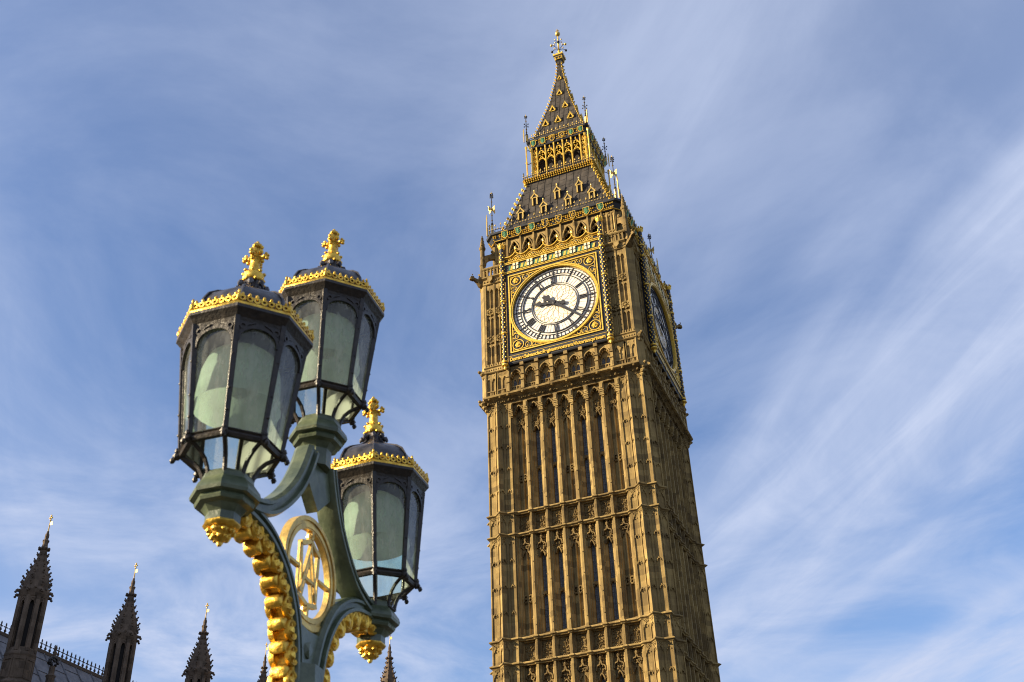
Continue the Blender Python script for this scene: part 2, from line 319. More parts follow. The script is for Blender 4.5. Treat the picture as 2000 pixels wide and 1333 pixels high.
# ---- shaft (one face, copied round)
sh = FB()
prof_all = []
for i, uc in enumerate(BAYS): prof_all += bay_profile(uc, i in WIN)[0 if i == 0 else 1:]
prof_all = [(-4.42, 6.10)] + prof_all + [(4.42, 6.10)]
for ti, (z0, z1) in enumerate(TIERS):
    sh.extr(prof_all, z0, z1)
    top = ti == 2
    wt = z1 - (2.45 if top else 1.75); wb = z0 + .45
    for i, uc in enumerate(BAYS):
        win = i in WIN
        # sloping sill at the foot of the bay
        sh.slab([(5.5, z0 - .02), (6.2, z0 - .02), (6.2, z0 + .05), (5.56, z0 + .48), (5.5, z0 + .48)], uc - .48, uc + .48)
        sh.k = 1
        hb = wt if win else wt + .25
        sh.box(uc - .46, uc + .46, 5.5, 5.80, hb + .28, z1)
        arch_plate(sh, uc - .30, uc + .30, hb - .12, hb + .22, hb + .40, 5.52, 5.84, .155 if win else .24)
        if win:
            sh.band(arch(uc, .2, hb - .1, hb + .34), .07, 5.78, 5.93)
            sh.box(uc - .17, uc + .17, 5.5, 5.74, (wt + wb) / 2 - .12, (wt + wb) / 2 + .1)
            sh.band(arch(uc, .15, (wt + wb) / 2 - .3, (wt + wb) / 2 - .08), .06, 5.55, 5.72)
        else:
            zq = (z0 + z1) / 2 - (1.7 if top else .95)
            for sgn in (-1, 1): sh.band(circ(uc + sgn * .165, zq + .12, .12, 8), .06, 5.66, 5.86, True); sh.band(circ(uc + sgn * .165, zq - .12, .12, 8), .06, 5.66, 5.86, True)
            sh.box(uc - .30, uc + .30, 5.66, 5.82, zq + .24, zq + .30); sh.box(uc - .30, uc + .30, 5.66, 5.82, zq - .30, zq - .24)
        hz = z1 - (.95 if top else .1); lo = hb + .35
        if top:
            arch_plate(sh, uc - .47, uc + .47, z1 - .95, z1 - .22, z1 + .02, 5.80, 6.16, .40)
            sh.band(arch(uc, .42, z1 - .98, z1 - .18), .09, 5.95, 6.24)
            ap = arch(uc, .36, z1 - .95, z1 - .26)
            for q in range(1, len(ap) - 1, 2): sh.blob((ap[q][0], 6.08, ap[q][1] - .05), (.07, .1, .09))
        else:
            sh.band(ogee(uc, .33, lo + .15, hz - .42), .08, 5.78, 6.02)
            sh.blob((uc, 5.95, hz - .3), (.13, .14, .18)); sh.blob((uc, 5.98, hz - .08), (.10, .12, .10))
        n = 7 if top else 6
        for q in range(n):
            zz = lo + (hz - lo) * (q + .3) / n
            for sgn in (-1, 1):
                sh.blob((uc + sgn * random.uniform(.08, .22), 5.83 + random.uniform(0, .06), zz + random.uniform(-.05, .05)), (random.uniform(.05, .10), .10, random.uniform(.07, .13)))
        if not win or top:
            for sgn in (-1, 1): sh.band(circ(uc + sgn * .14, lo + .18, .13, 8), .05, 5.78, 5.92, True)
    sh.k = 0
    for j in range(8):
        ur = -4.34 + j * PITCH
        zz = z0 + .8
        while zz < z1 - 1.0:
            sh.box(ur - .028, ur + .028, 6.2, 6.26, zz, zz + .07); 
            for sgn in (-1, 1): sh.blob((ur + sgn * .3, 6.02, zz + .55), (.035, .05, .05))
            zz += 1.55
        if top:
            b0 = z1 - .68
            sh.box(ur - .16, ur + .16, 6.1, 6.46, b0, z1); sh.box(ur - .09, ur + .09, 6.44, 6.50, b0 + .12, z1 - .1)
            for q, (hw, dd) in enumerate(((.17, 6.42), (.135, 6.37), (.15, 6.35), (.10, 6.30))): sh.box(ur - hw, ur + hw, 6.1, dd, b0 - .14 * (q + 1), b0 - .14 * q - .01)
for bz0, bz1 in BANDS:
    bp = [(-4.42, 6.10)]
    for i, uc in enumerate(BAYS): bp += bay_profile(uc, None)[0 if i == 0 else 1:]
    sh.extr(bp + [(4.42, 6.10)], bz0, bz1)
    for i, uc in enumerate(BAYS):
        sh.k = 0
        sh.box(uc - .40, uc + .40, 5.78, 5.96, bz1 - .24, bz1); sh.box(uc - .40, uc + .40, 5.78, 5.96, bz0, bz0 + .18)
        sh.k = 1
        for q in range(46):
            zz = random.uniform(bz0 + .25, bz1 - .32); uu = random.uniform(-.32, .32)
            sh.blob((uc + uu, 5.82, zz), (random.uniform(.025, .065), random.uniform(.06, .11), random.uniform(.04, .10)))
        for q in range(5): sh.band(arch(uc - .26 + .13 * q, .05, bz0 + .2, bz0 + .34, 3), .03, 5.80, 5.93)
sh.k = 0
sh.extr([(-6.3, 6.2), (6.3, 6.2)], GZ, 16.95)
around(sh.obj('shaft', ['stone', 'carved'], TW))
# ---- lancet windows of the shaft
for ti, (z0, z1) in enumerate(TIERS):
    top = ti == 2; wt = z1 - (2.45 if top else 1.75) + .25; wb = z0 + .4
    for i in WIN:
        wmb = FB(); uc = BAYS[i]
        wmb.box(uc - .148, uc + .148, 5.46, 5.52, wb, wt)
        o = wmb.obj('lancet_window', 'glass', TW)
        lead = FB()
        zz = wb + .3
        while zz < wt - .2: lead.box(uc - .147, uc + .147, 5.522, 5.532, zz, zz + .025); zz += .42
        lead.box(uc - .012, uc + .012, 5.522, 5.532, wb, wt - .1)
        lead.obj('lead_bar', 'iron', o)
        around(o)
# ---- corner piers (front right corner, copied round)
def mirror(path): return [(d, u) for u, d in reversed(path)]
def lerp(a, b_, t): return (a[0] + (b_[0] - a[0]) * t, a[1] + (b_[1] - a[1]) * t)
def panelled(p, q, nrm, m0=.07, dep=.075):     # a face with one sunk panel, plan points
    ln = math.dist(p, q); t0 = m0 / ln; t1 = 1 - t0; a = lerp(p, q, t0); c_ = lerp(p, q, t1)
    return [p, a, (a[0] - nrm[0] * dep, a[1] - nrm[1] * dep), (c_[0] - nrm[0] * dep, c_[1] - nrm[1] * dep), c_, q]
r2 = sqrt(.5)
A0, A1, RD, C0, C1 = (4.38, 6.34), (4.93, 6.34), (5.33, 6.74), (5.73, 6.34), (6.32, 6.34)
PF = [(A0, A1, (0, 1)), (A1, RD, (-r2, r2)), (RD, C0, (r2, r2)), (C0, C1, (0, 1))]
front = [(4.36, 5.9)]
for p, q, nn in PF: front += panelled(p, q, nn)
pier_path = front + mirror(front)
outline = [(4.36, 6.0), (4.38, 6.34), (4.93, 6.34), (5.33, 6.74), (5.73, 6.34), (6.34, 6.34)]
outline = outline + mirror(outline)[1:]
def faceT(p, q, nn):
    ln = math.dist(p, q); ux, uy = (q[0] - p[0]) / ln, (q[1] - p[1]) / ln
    return (lambda u, d, z: (p[0] + ux * u + nn[0] * d, p[1] + uy * u + nn[1] * d, z)), ln
MF = [((p[1], p[0]), (q[1], q[0]), (nn[1], nn[0])) for p, q, nn in PF]
MF = [(q, p, nn) for p, q, nn in MF]
def head(mb, ln, zt, big=False):
    u0, u1 = .07, ln - .07; uc = ln / 2; hw = (u1 - u0) / 2
    if big:
        arch_plate(mb, u0, u1, zt - .75, zt - .42, zt - .02, -.07, -.012, hw * .86)
        for q in range(2):
            mb.band(circ(uc - hw * .42 + q * hw * .84, zt - .22, hw * .34, 6), .035, -.03, .03, True)
        mb.blob((uc, 0, zt - .35), (.05, .05, .07)); mb.blob((uc, .01, zt - .1), (.06, .05, .06))
        for sgn in (-1, 1): mb.blob((uc + sgn * hw * .6, -.01, zt - .6), (.05, .05, .08))
    else:
        arch_plate(mb, u0, u1, zt - .20, zt - .05, zt - .01, -.075, -.03, hw * .82)
        mb.band(arch(uc, hw * .62, zt - .20, zt - .02, 4), .04, -.07, .03)
        mb.blob((uc, .02, zt + .02), (.05, .05, .06))
        for sgn in (-1, 1): mb.blob((uc + sgn * hw * .55, .0, zt - .2), (.04, .04, .05))
pr = FB()
for ti, (z0, z1) in enumerate([(GZ, 16.95)] + TIERS):
    pr.extr(pier_path, z0, z1 if z1 < 46 else 47.2)
for z0, z1 in BANDS: pr.extr(pier_path, z0, z1)
pr.loft([[(u, d, z) for u, d in outline] for z in (47.0, 47.2)], False, False)
for p, q, nn in PF + MF:
    pr.T, ln = faceT(p, q, nn)
    for z0, z1 in TIERS:
        top = z1 > 46
        head(pr, ln, z1 - (.05 if not top else -.05), True)
        nseg = 5 if top else 4
        for s_ in range(1, nseg): head(pr, ln, z0 + (z1 - z0) * s_ / nseg + .05)
    for z0, z1 in BANDS: head(pr, ln, z1 - .05, True)
pr.T = None
around(pr.obj('corner_pier', 'stone', TW))
# ---- string courses following piers and ribs
def ring_path():
    fr = []
    for j in range(8):
        ur = -4.34 + j * PITCH
        if 0 < j < 7: fr += [(ur - .17, 6.16), (ur - .10, 6.24), (ur + .10, 6.24), (ur + .17, 6.16)]
        elif j == 0: fr += [(ur + .10, 6.24), (ur + .17, 6.16)]
        else: fr += [(ur - .17, 6.16), (ur - .10, 6.24)]
    fr = fr + outline[1:]
    full = []
    for q in range(4):
        for u, d in fr[:-1] if True else fr:
            a, b_ = u, d
            for _ in range(q): a, b_ = b_, -a       # in (u,d) coordinates, front -> right
            full.append((a, b_))
    return full
for z in sorted({z for bnd in BANDS for z in bnd}):
    st = FB(); st.sweep(ring_path(), [(-.15, z - .16), (.03, z - .16), (.06, z - .10), (.16, z - .05), (.17, z + .01), (.04, z + .11), (-.15, z + .13)], closed=True)
    fl = FB()
    st.obj('string_course', 'stone', TW)
# ---- corbelled frieze under the arcade
cf = FB()
cf.square([(6.2, 46.93), (6.42, 46.93), (6.44, 47.0), (6.36, 47.02), (6.40, 47.1), (6.62, 47.33), (6.78, 47.42), (6.80, 47.47), (6.2, 47.47)], .5)
for q in range(4):
    for j in range(15):
        u = -6.1 + j * (12.2 / 14); r = .13 if j % 2 == 0 else .07
        a, b_ = u, 6.60
        for _ in range(q): a, b_ = b_, -a
        cf.blob((a, b_, 47.22), (r, r, r * .9))
        for e in range(3):
            a, b_ = u + .2 + .15 * e, 6.56
            for _ in range(q): a, b_ = b_, -a
            cf.blob((a, b_, 47.18 + .05 * (e % 2)), (.07, .07, .06))
cf.obj('corbel_frieze', 'carved', TW)
# ---- arcade stage below the dials
ar = FB()
ARP = 1.22; AB = [(-3 + i) * ARP for i in range(7)]
ar.box(-6.2, 6.2, 5.6, 6.34, 47.45, 50.25)
ar.slab([(6.2, 47.46), (6.86, 47.46), (7.02, 47.52), (7.05, 47.64), (6.95, 47.70), (6.9, 47.76), (6.2, 47.76)], -6.35, 6.35)
for i, uc in enumerate(AB):
    arch_plate(ar, uc - .5, uc + .5, 49.15, 49.72, 50.2, 6.3, 6.66, .42)
    ap = arch(uc, .38, 49.15, 49.68)
    for q in range(1, len(ap) - 1, 2): ar.blob((ap[q][0], 6.56, ap[q][1] - .07), (.075, .12, .10))
    ar.band(arch(uc, .45, 49.12, 49.78), .08, 6.6, 6.78)
    ar.box(uc - .5, uc + .5, 6.56, 6.66, 47.76, 47.82); ar.box(uc - .5, uc + .5, 6.56, 6.66, 48.22, 48.30)
    for q in range(5): ar.box(uc - .46 + q * .215, uc - .40 + q * .215, 6.56, 6.64, 47.8, 48.25)
    for q in range(4): ar.blob((uc - .32 + q * .215, 6.58, 48.02), (.07, .05, .1))
    if i % 2 == 0:
        for sgn in (-1, 1): ar.band(arch(uc + sgn * .2, .15, 48.8, 49.1) , .07, 6.32, 6.44)
        for e in (-.38, 0, .38): ar.box(uc + e - .045, uc + e + .045, 6.32, 6.44, 48.2, 48.85)
    else:
        for e in (-.38, 0, .38): ar.box(uc + e - .03, uc + e + .03, 6.32, 6.42, 48.2, 49.3)
for j in range(8):
    u = (-3.5 + j) * ARP
    ar.box(u - .11, u + .11, 6.3, 6.80, 47.7, 50.2)
    for (z0, z1, dd, hw) in ((47.74, 48.05, 7.0, .14), (48.05, 48.55, 6.95, .12), (48.55, 48.68, 7.02, .15), (48.68, 49.1, 6.9, .12), (49.1, 49.2, 6.98, .15), (49.2, 49.9, 6.86, .10), (49.9, 50.2, 7.0, .15)):
        ar.box(u - hw, u + hw, 6.3, dd, z0, z1)
    ar.blob((u, 6.95, 47.50), (.17, .18, .16))
for sgn in (-1, 1):                            # corner panels of the stage
    ar.box(sgn * 5.35 - .97, sgn * 5.35 + .97, 5.6, 6.55, 47.46, 50.2)
    for e in range(2):
        uc = sgn * (4.86 + e * .92)
        for x in (-.44, 0, .44): ar.box(uc + x - (.07 if x else .035), uc + x + (.07 if x else .035), 6.5, 6.70 if x else 6.63, 47.76, 50.1)
        for x in (-.22, .22): arch_plate(ar, uc + x - .19, uc + x + .19, 49.2, 49.5, 50.0, 6.5, 6.64, .15); ar.blob((uc + x, 6.62, 49.75), (.10, .06, .10))
        ar.box(uc - .4, uc + .4, 6.5, 6.68, 48.24, 48.32)
        for q in range(4): ar.box(uc - .36 + q * .22, uc - .29 + q * .22, 6.5, 6.64, 47.8, 48.25); ar.blob((uc - .26 + q * .2, 6.57, 48.02), (.06, .05, .1))
    # little frieze over the corner panels with a crenellated top
    ar.slab([(6.3, 49.98), (6.74, 49.98), (6.8, 50.04), (6.74, 50.09), (6.74, 50.42), (6.84, 50.50), (6.84, 50.56), (6.6, 50.68), (6.3, 50.68)], sgn * 5.35 - .98, sgn * 5.35 + .98)
    for q in range(9): ar.blob((sgn * 5.35 - .8 + q * .2, 6.75, 50.25), (.07, .05, .09)); ar.box(sgn * 5.35 - .88 + q * .2, sgn * 5.35 - .78 + q * .2, 6.62, 6.78, 50.6, 50.82)
    ar.blob((sgn * 5.9, 6.86, 47.5), (.15, .15, .14)); ar.blob((sgn * 5.0, 6.86, 47.5), (.13, .15, .14))
for z in (47.44, 50.2): ar.blob((6.55, 6.55, z), (.28, .28, .26)); ar.blob((6.75, 6.75, z + .12), (.16, .16, .14)); ar.blob((6.45, 6.45, z - .35), (.24, .24, .2)); ar.blob((6.36, 6.36, z - .62), (.16, .16, .16))
ar.loft([[(6.16, 6.70, z), (6.24, 6.74, z), (6.74, 6.24, z), (6.70, 6.16, z), (6.1, 6.1, z)] for z in (47.5, 58.9)])
around(ar.obj('arcade_storey', 'stone', TW))
for i in (0, 2, 4, 6):
    for sgn in (-1, 1):
        wmb = FB(); uc = AB[i] + sgn * .2
        wmb.prism([(uc - .15, 48.3)] + arch(uc, .15, 48.8, 49.08, 4) + [(uc + .15, 48.3)], 6.3, 6.36)
        around(wmb.obj('arcade_window', 'glass', TW))
# ---- clock stage walls
cs = FB()
cs.box(-6.15, 6.15, 5.6, 6.5, 50.2, 59.0)
cs.box(-4.5, 4.5, 5.6, 6.60, 50.2, 59.4)
for sgn in (-1, 1):
    for (u0, u1) in ((4.52, 4.60), (5.26, 5.40), (6.06, 6.24)):
        a, b_ = sorted((sgn * u0, sgn * u1)); cs.box(a, b_, 6.4, 6.72, 50.6, 58.9)
    for (ua, ub) in ((4.60, 5.26), (5.40, 6.06)):
        a, b_ = sorted((sgn * ua, sgn * ub)); uc = (a + b_) / 2
        cs.box(uc - .035, uc + .035, 6.4, 6.62, 50.6, 58.6)
        for x in (-.165, .165):
            arch_plate(cs, uc + x - .16, uc + x + .16, 58.1, 58.42, 58.9, 6.45, 6.66, .13); arch_plate(cs, uc + x - .16, uc + x + .16, 52.45, 52.68, 52.82, 6.45, 6.6, .12); arch_plate(cs, uc + x - .16, uc + x + .16, 55.25, 55.46, 55.6, 6.45, 6.6, .12)
        for z in (53.28, 56.05): cs.box(uc - .33, uc + .33, 6.45, 6.54, z - .45, z + .45); quatrefoil(cs, uc, z, .36, 6.52, 6.70, .075)
    # cornice with a shield, balustrade
    c0 = sgn * 5.38
    cs.slab([(6.2, 58.86), (6.74, 58.86), (6.80, 58.92), (6.76, 58.97), (6.76, 59.38), (6.95, 59.52), (6.97, 59.62), (6.8, 59.72), (6.2, 59.72)], c0 - .92, c0 + .92)
    cs.prism([(c0 + sgn * .2 - .22, 59.5), (c0 + sgn * .2 + .22, 59.5), (c0 + sgn * .2 + .22, 59.2), (c0 + sgn * .2, 58.98), (c0 + sgn * .2 - .22, 59.2)], 6.7, 6.98)
    for q in range(7): cs.blob((c0 - .8 + q * .26, 6.78, 59.18), (.09, .07, .10))
    for q in range(6): cs.box(c0 - .86 + q * .31, c0 - .74 + q * .31, 6.6, 6.8, 59.7, 60.5); cs.band(arch(c0 - .8 + .155 + q * .31, .11, 60.2, 60.42, 3), .07, 6.62, 6.76) if q < 5 else None
    cs.slab([(6.55, 60.45), (6.84, 60.45), (6.90, 60.55), (6.84, 60.66), (6.55, 60.66)], c0 - .92, c0 + .95)
    # return balustrade behind, towards the belfry
around(cs.obj('clock_storey', 'stone', TW))
wk = FB(); wk.square([(6.3, 59.3), (6.6, 59.3), (6.6, 59.45), (5.0, 59.46)]); wk.obj('belfry_walkway', 'lead', TW)
# ---- gargoyles
gg = FB()
gg.T = lambda u, d, z: (6.3 + (u - d * 0) * r2 + d * r2, 6.3 - u * r2 + d * r2, z)
gg.loft([[(-w_, d, z - h), (w_, d, z - h), (w_, d, z + h), (-w_, d, z + h)] for d, z, w_, h in ((0, 59.25, .32, .28), (.5, 59.35, .26, .24), (.72, 59.52, .15, .16), (.98, 59.66, .11, .12), (1.06, 59.72, .16, .18), (1.28, 59.70, .14, .14), (1.37, 59.64, .09, .07))])
for sgn in (-1, 1): gg.blob((sgn * .25, .45, 59.7), (.07, .3, .2)); gg.blob((sgn * .14, 1.18, 60.02), (.05, .06, .1))
around(gg.obj('gargoyle', 'carved', TW, 40))
# ---- corner pinnacles with flying buttress
cp = FB(); PC = (6.42, 6.42)
cp.lathe([(.24, 59.6), (.24, 61.2), (.28, 61.25), (.28, 61.35), (.20, 61.4), (.19, 63.0), (.27, 63.1), (.29, 63.3), (.2, 63.35), (.19, 63.6), (.03, 64.65)], PC, 8)
for q in range(6):
    for a in range(4): cp.blob((PC[0] + (.2 - .025 * q) * cos(a * pi / 2), PC[1] + (.2 - .025 * q) * sin(a * pi / 2), 63.5 + q * .18), .06)
cp.blob((PC[0], PC[1], 64.6), (.09, .09, .07))
cp.T = lambda u, d, z: (u * r2 + d * r2, u * r2 - d * r2, z)
R0, R1 = 7.4 * 1.0 + 1.5, 9.08
fb = []
for q in range(9):
    a = pi / 2 * q / 8; fb.append((8.95 - 1.0 * sin(a) * 1.0, 61.5 + 1.05 * (1 - cos(a)) * 1.0))
fb = [(8.95 - .15 - 1.0 * (1 - cos(pi / 2 * q / 8)), 61.35 + 1.0 * sin(pi / 2 * q / 8)) for q in range(9)]
cp.prism(fb + [(7.7, 62.35), (7.7, 63.4), (8.1, 62.95), (8.5, 62.65), (8.95, 62.4), (8.95, 61.35)], -.14, .14)
cp.blob((8.15, 0, 63.15), (.16, .14, .2)); cp.bar((7.8, 0, 61.0), (8.9, 0, 60.75), .03)
cp.T = None
around(cp.obj('corner_pinnacle', 'carved', TW))
# ---- belfry
bf = FB(); BP = 1.225; BD = 5.85
for j in range(8):
    u = (-3.5 + j) * BP; bf.box(u - .13, u + .13, 5.2, BD, 59.4, 64.0); bf.box(u - .06, u + .06, BD - .02, BD + .10, 59.4, 64.0)
for i in range(7):
    uc = (-3 + i) * BP
    arch_plate(bf, uc - .5, uc + .5, 62.55, 63.60, 64.0, 5.35, BD - .06, .46)
    bf.band(arch(uc, .47, 62.4, 63.65), .09, BD - .14, BD + .04)
    for sgn in (-1, 1):                        # forked tracery
        bf.band([(uc + sgn * .44, 62.45), (uc + sgn * .33, 62.72), (uc + sgn * .12, 62.9), (uc, 63.15), (uc, 63.62)], .075, BD - .32, BD - .12)
        bf.band([(uc, 63.0), (uc + sgn * .16, 63.3), (uc + sgn * .34, 63.3)], .05, BD - .32, BD - .14)
        bf.blob((uc + sgn * .20, BD - .22, 62.66), (.08, .08, .07)); bf.box(uc + sgn * .43 - .05, uc + sgn * .43 + .05, BD - .4, BD - .1, 59.4, 62.6)
    bf.blob((uc, BD - .2, 62.95), (.07, .07, .1))
bf.box(-4.3, 4.3, 5.0, BD - .02, 59.4, 60.3)
for sgn in (-1, 1):
    a, b_ = sorted((sgn * 4.2, sgn * 5.45)); bf.box(a, b_, 4.6, 5.72, 59.4, 64.0)
    for u in (4.32, 4.72, 5.10, 5.42): bf.box(sgn * u - .06, sgn * u + .06, 5.6, 5.84, 59.4, 63.9)
    for u in (4.52, 4.91, 5.26):
        for z in (61.3, 63.3): arch_plate(bf, sgn * u - .17, sgn * u + .17, z, z + .28, z + .5, 5.6, 5.80, .13); bf.blob((sgn * u, 5.82, z + .45), (.12, .07, .09)); bf.blob((sgn * u, 5.80, z + .15), (.06, .06, .09))
bf.loft([[(5.35, 5.75, z), (5.75, 5.35, z), (5.0, 5.0, z)] for z in (59.4, 64.0)])
bf.T = lambda u, d, z: (5.55 + u * r2 + d * r2, 5.55 - u * r2 + d * r2, z)
for x in (-.3, .3): bf.box(x - .06, x + .06, -.1, .12, 59.4, 64)
arch_plate(bf, -.26, .26, 62.0, 62.4, 62.7, -.02, .08, .2); bf.blob((0, .05, 63.1), (.2, .1, .2)); bf.T = None
around(bf.obj('belfry', 'stone', TW))
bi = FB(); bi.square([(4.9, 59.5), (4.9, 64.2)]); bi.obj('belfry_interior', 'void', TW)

# ================================================================== CLOCK DIALS
ZC = 55.05; RD_ = 3.57
def make_dial():
    D0 = 6.84
    di = FB(); di.prism(circ(0, ZC, 3.70, 72), 6.3, D0 - .03)
    dial = di.obj('clock_dial', 'opal', TW)
    ir = FB()
    def rb(r, wd, e=.03): ir.band(circ(0, ZC, r * RD_, 72), wd, D0 - .035, D0 + e, True)
    rb(.995, .03); rb(.938, .035); rb(.835, .04); rb(.778, .052, .05); rb(.565, .036); rb(.525, .03)
    for q in range(60):
        a = 2 * pi * q / 60; ca, sa = sin(a), cos(a)
        hour = q % 5 == 0
        r0, r1, wd = (.60, .99, .06) if hour else (.835, .938, .03)
        if hour: r0 = .775
        ir.band([(ca * r0 * RD_, ZC + sa * r0 * RD_), (ca * r1 * RD_, ZC + sa * r1 * RD_)], wd, D0 - .035, D0 + .03)
        if hour:
            for dq in (-.028, .028):
                a2 = a + dq; ir.band([(sin(a2) * .90 * RD_, ZC + cos(a2) * .90 * RD_), (sin(a2) * .87 * RD_, ZC + cos(a2) * .87 * RD_)], .07, D0 - .035, D0 + .03)
        ir.band([(ca * .57 * RD_, ZC + sa * .57 * RD_), (ca * .775 * RD_, ZC + sa * .775 * RD_)], .012, D0 - .034, D0 - .018)
        ir.band([(ca * .935 * RD_, ZC + sa * .935 * RD_), (ca * .99 * RD_, ZC + sa * .99 * RD_)], .014, D0 - .034, D0 - .018)
    nums = {1: 'I', 2: 'II', 3: 'III', 4: 'IV', 5: 'V', 6: 'VI', 7: 'VII', 8: 'VIII', 9: 'IX', 10: 'X', 11: 'XI', 12: 'XII'}
    WD = {'I': .135, 'V': .29, 'X': .29}
    for h, t in nums.items():
        a = 2 * pi * h / 12; tot = sum(WD[c] for c in t) * (.9 if len(t) > 3 else 1.0); x = -tot / 2; kx = .9 if len(t) > 3 else 1.0
        zi, zo = .595 * RD_, .755 * RD_
        def pt(tx, rr): return (tx * cos(a) + rr * sin(a), ZC - tx * sin(a) + rr * cos(a))
        for c in t:
            wc = WD[c] * kx; xc = x + wc / 2; x += wc
            if c == 'I': ir.band([pt(xc, zi), pt(xc, zo)], .055, D0 - .035, D0 + .03)
            elif c == 'V':
                ir.band([pt(xc - wc * .34, zo), pt(xc - .02, zi)], .065, D0 - .035, D0 + .03); ir.band([pt(xc + wc * .34, zo), pt(xc + .02, zi)], .038, D0 - .035, D0 + .03)
            else:
                ir.band([pt(xc - wc * .34, zo), pt(xc + wc * .34, zi)], .065, D0 - .035, D0 + .03); ir.band([pt(xc + wc * .34, zo), pt(xc - wc * .34, zi)], .038, D0 - .035, D0 + .033)
            for rr in (zi, zo):
                ir.band([pt(xc - wc * .36, rr), pt(xc + wc * .36, rr)], .022, D0 - .035, D0 + .027)
    ir.obj('dial_ironwork', 'iron', dial)
    rs = FB()                                   # gilded web of the rosette
    for rr, ph, n_ in ((.13, 0, 12), (.25, .5, 12), (.37, 0, 24), (.46, .5, 24)):
        for q in range(n_):
            a = 2 * pi * (q + ph) / n_; nxt = {.13: (.25, 12), .25: (.37, 24), .37: (.46, 24), .46: (.525, 24)}[rr]
            da = pi / n_ if nxt[1] == n_ else pi / n_ * .5
            for sgn in (-1, 1):
                a2 = a + sgn * da; rs.band([(sin(a) * rr * RD_, ZC + cos(a) * rr * RD_), (sin(a2) * nxt[0] * RD_, ZC + cos(a2) * nxt[0] * RD_)], .022, D0 - .034, D0 - .015)
    for q in range(12):
        a = 2 * pi * q / 12; rs.band([(0, ZC), (sin(a) * .13 * RD_, ZC + cos(a) * .13 * RD_)], .022, D0 - .034, D0 - .015)
    rs.obj('rosette_web', 'palegold', dial)
    def hand(name, ang, pts, d0, d1):
        hb = FB(); a = radians(ang); ca, sa = cos(a), sin(a)
        hb.prism([(x * ca + y * sa, ZC - x * sa + y * ca) for x, y in pts], d0, d1)
        hb.blob((0, d1, ZC), (.19, .08, .19))
        hb.obj(name, 'iron', dial)
    sym = lambda half: half + [(-x, y) for x, y in reversed(half) if x > 1e-6]
    hour = [(0, 1.98), (.06, 1.72), (.10, 1.55), (.25, 1.34), (.21, 1.22), (.08, 1.12), (.13, .95), (.18, .82), (.09, .62), (.10, .2), (.20, .1), (.20, -.1), (.11, -.2), (.10, -.55), (.20, -.68), (.17, -.85), (.06, -.92), (0, -.9)]
    hand('hour_hand', 281, sym(hour), 6.93, 6.99)
    minute = [(0, 3.22), (.075, 3.1), (.105, 1.2), (.13, .25), (.22, .1), (.22, -.1), (.12, -.25), (.12, -.62), (.30, -.72), (.36, -.92), (.20, -1.02), (.16, -1.2), (.05, -1.28), (0, -1.2)]
    hand('minute_hand', 132.5, sym(minute), 7.0, 7.06)
    # square gilded surround
    fr = FB(); Q = 4.13; q2 = 3.84
    def plate(r):                               # dark square plate with a round hole
        n_ = 64; ci = circ(0, ZC, r, n_); sq = []
        for u, z in circ(0, 0, 1, n_):
            mm = max(abs(u), abs(z)); sq.append((u / mm * Q, ZC + z / mm * Q))
        return sq, ci
    sq, ci = plate(3.72); n_ = len(sq)
    fr.k = 0
    for dd in (7.0,):
        rsq = [[(sq[i][0], 6.5, sq[i][1]), (sq[i][0], dd, sq[i][1]), (ci[i][0], dd, ci[i][1]), (ci[i][0], 6.5, ci[i][1])] for i in range(n_)]
        fr.loft(rsq + [rsq[0]], True, False)
    sqp = lambda h: [(-h, ZC - h), (h, ZC - h), (h, ZC + h), (-h, ZC + h)]
    fr.k = 1
    fr.band(sqp(q2), .10, 6.9, 7.09, True); fr.band(sqp(3.66), .045, 6.9, 7.05, True)
    for rr, wd, dd in ((3.66, .10, 7.08), (3.765, .085, 7.13), (3.83, .04, 7.08)): fr.band(circ(0, ZC, rr, 72), wd, 6.8, dd, True)
    for su in (-1, 1):
        for sz in (-1, 1):
            cu, cz = su * 3.22, ZC + sz * 3.22
            fr.band(circ(cu, cz, .46, 20), .06, 6.95, 7.06, True)
            for q in range(6):
                a = q * pi / 3; fr.blob((cu + .17 * cos(a), 7.04, cz + .17 * sin(a)), (.12, .07, .12))
            fr.blob((cu, 7.08, cz), (.14, .10, .14)); fr.blob((cu, 7.06, cz + .24), (.1, .06, .08))
            for (ax, az) in ((1, 0), (0, 1)):
                c1 = (cu - su * ax * .88, cz - sz * az * .88)
                off = (su * (.12 if az else 0), sz * (.12 if ax else 0))
                c1 = (c1[0] + su * .17 * (1 if az else 0), c1[1] + sz * .17 * (1 if ax else 0))
                fr.band(circ(c1[0], c1[1], .27, 14), .045, 6.95, 7.05, True)
                for q in range(5): fr.blob((c1[0] + random.uniform(-.14, .14), 7.0, c1[1] + random.uniform(-.14, .14)), (.05, .03, .05))
                c2 = (c1[0] - su * ax * .46 + su * .10 * (1 if az else 0), c1[1] - sz * az * .46 + sz * .10 * (1 if ax else 0))
                fr.band(circ(c2[0], c2[1], .15, 10), .035, 6.95, 7.045, True)
                c3 = (c2[0] - su * ax * .34 + su * .03 * (1 if az else 0), c2[1] - sz * az * .34 + sz * .03 * (1 if ax else 0))
                fr.band([c3, (c3[0] - su * ax * .5, c3[1] - sz * az * .5)], .03, 6.95, 7.04)
    fr.obj('gilt_surround', ['black', 'gold'], dial)
    ib = FB(); ib.k = 0
    ib.slab([(6.4, 50.18), (6.92, 50.18), (6.98, 50.28), (7.02, 50.74), (7.05, 50.92), (6.4, 50.92)], -4.12, 4.12)
    ib.k = 1; ib.box(-4.12, 4.12, 6.9, 7.06, 50.86, 50.89)
    band = ib.obj('inscription_band', ['black', 'gold'], dial)
    cu = bpy.data.curves.new('lettering', 'FONT'); cu.body = 'Domine:Salvam:fac:Reginam:nostram:Victoriam:primam'
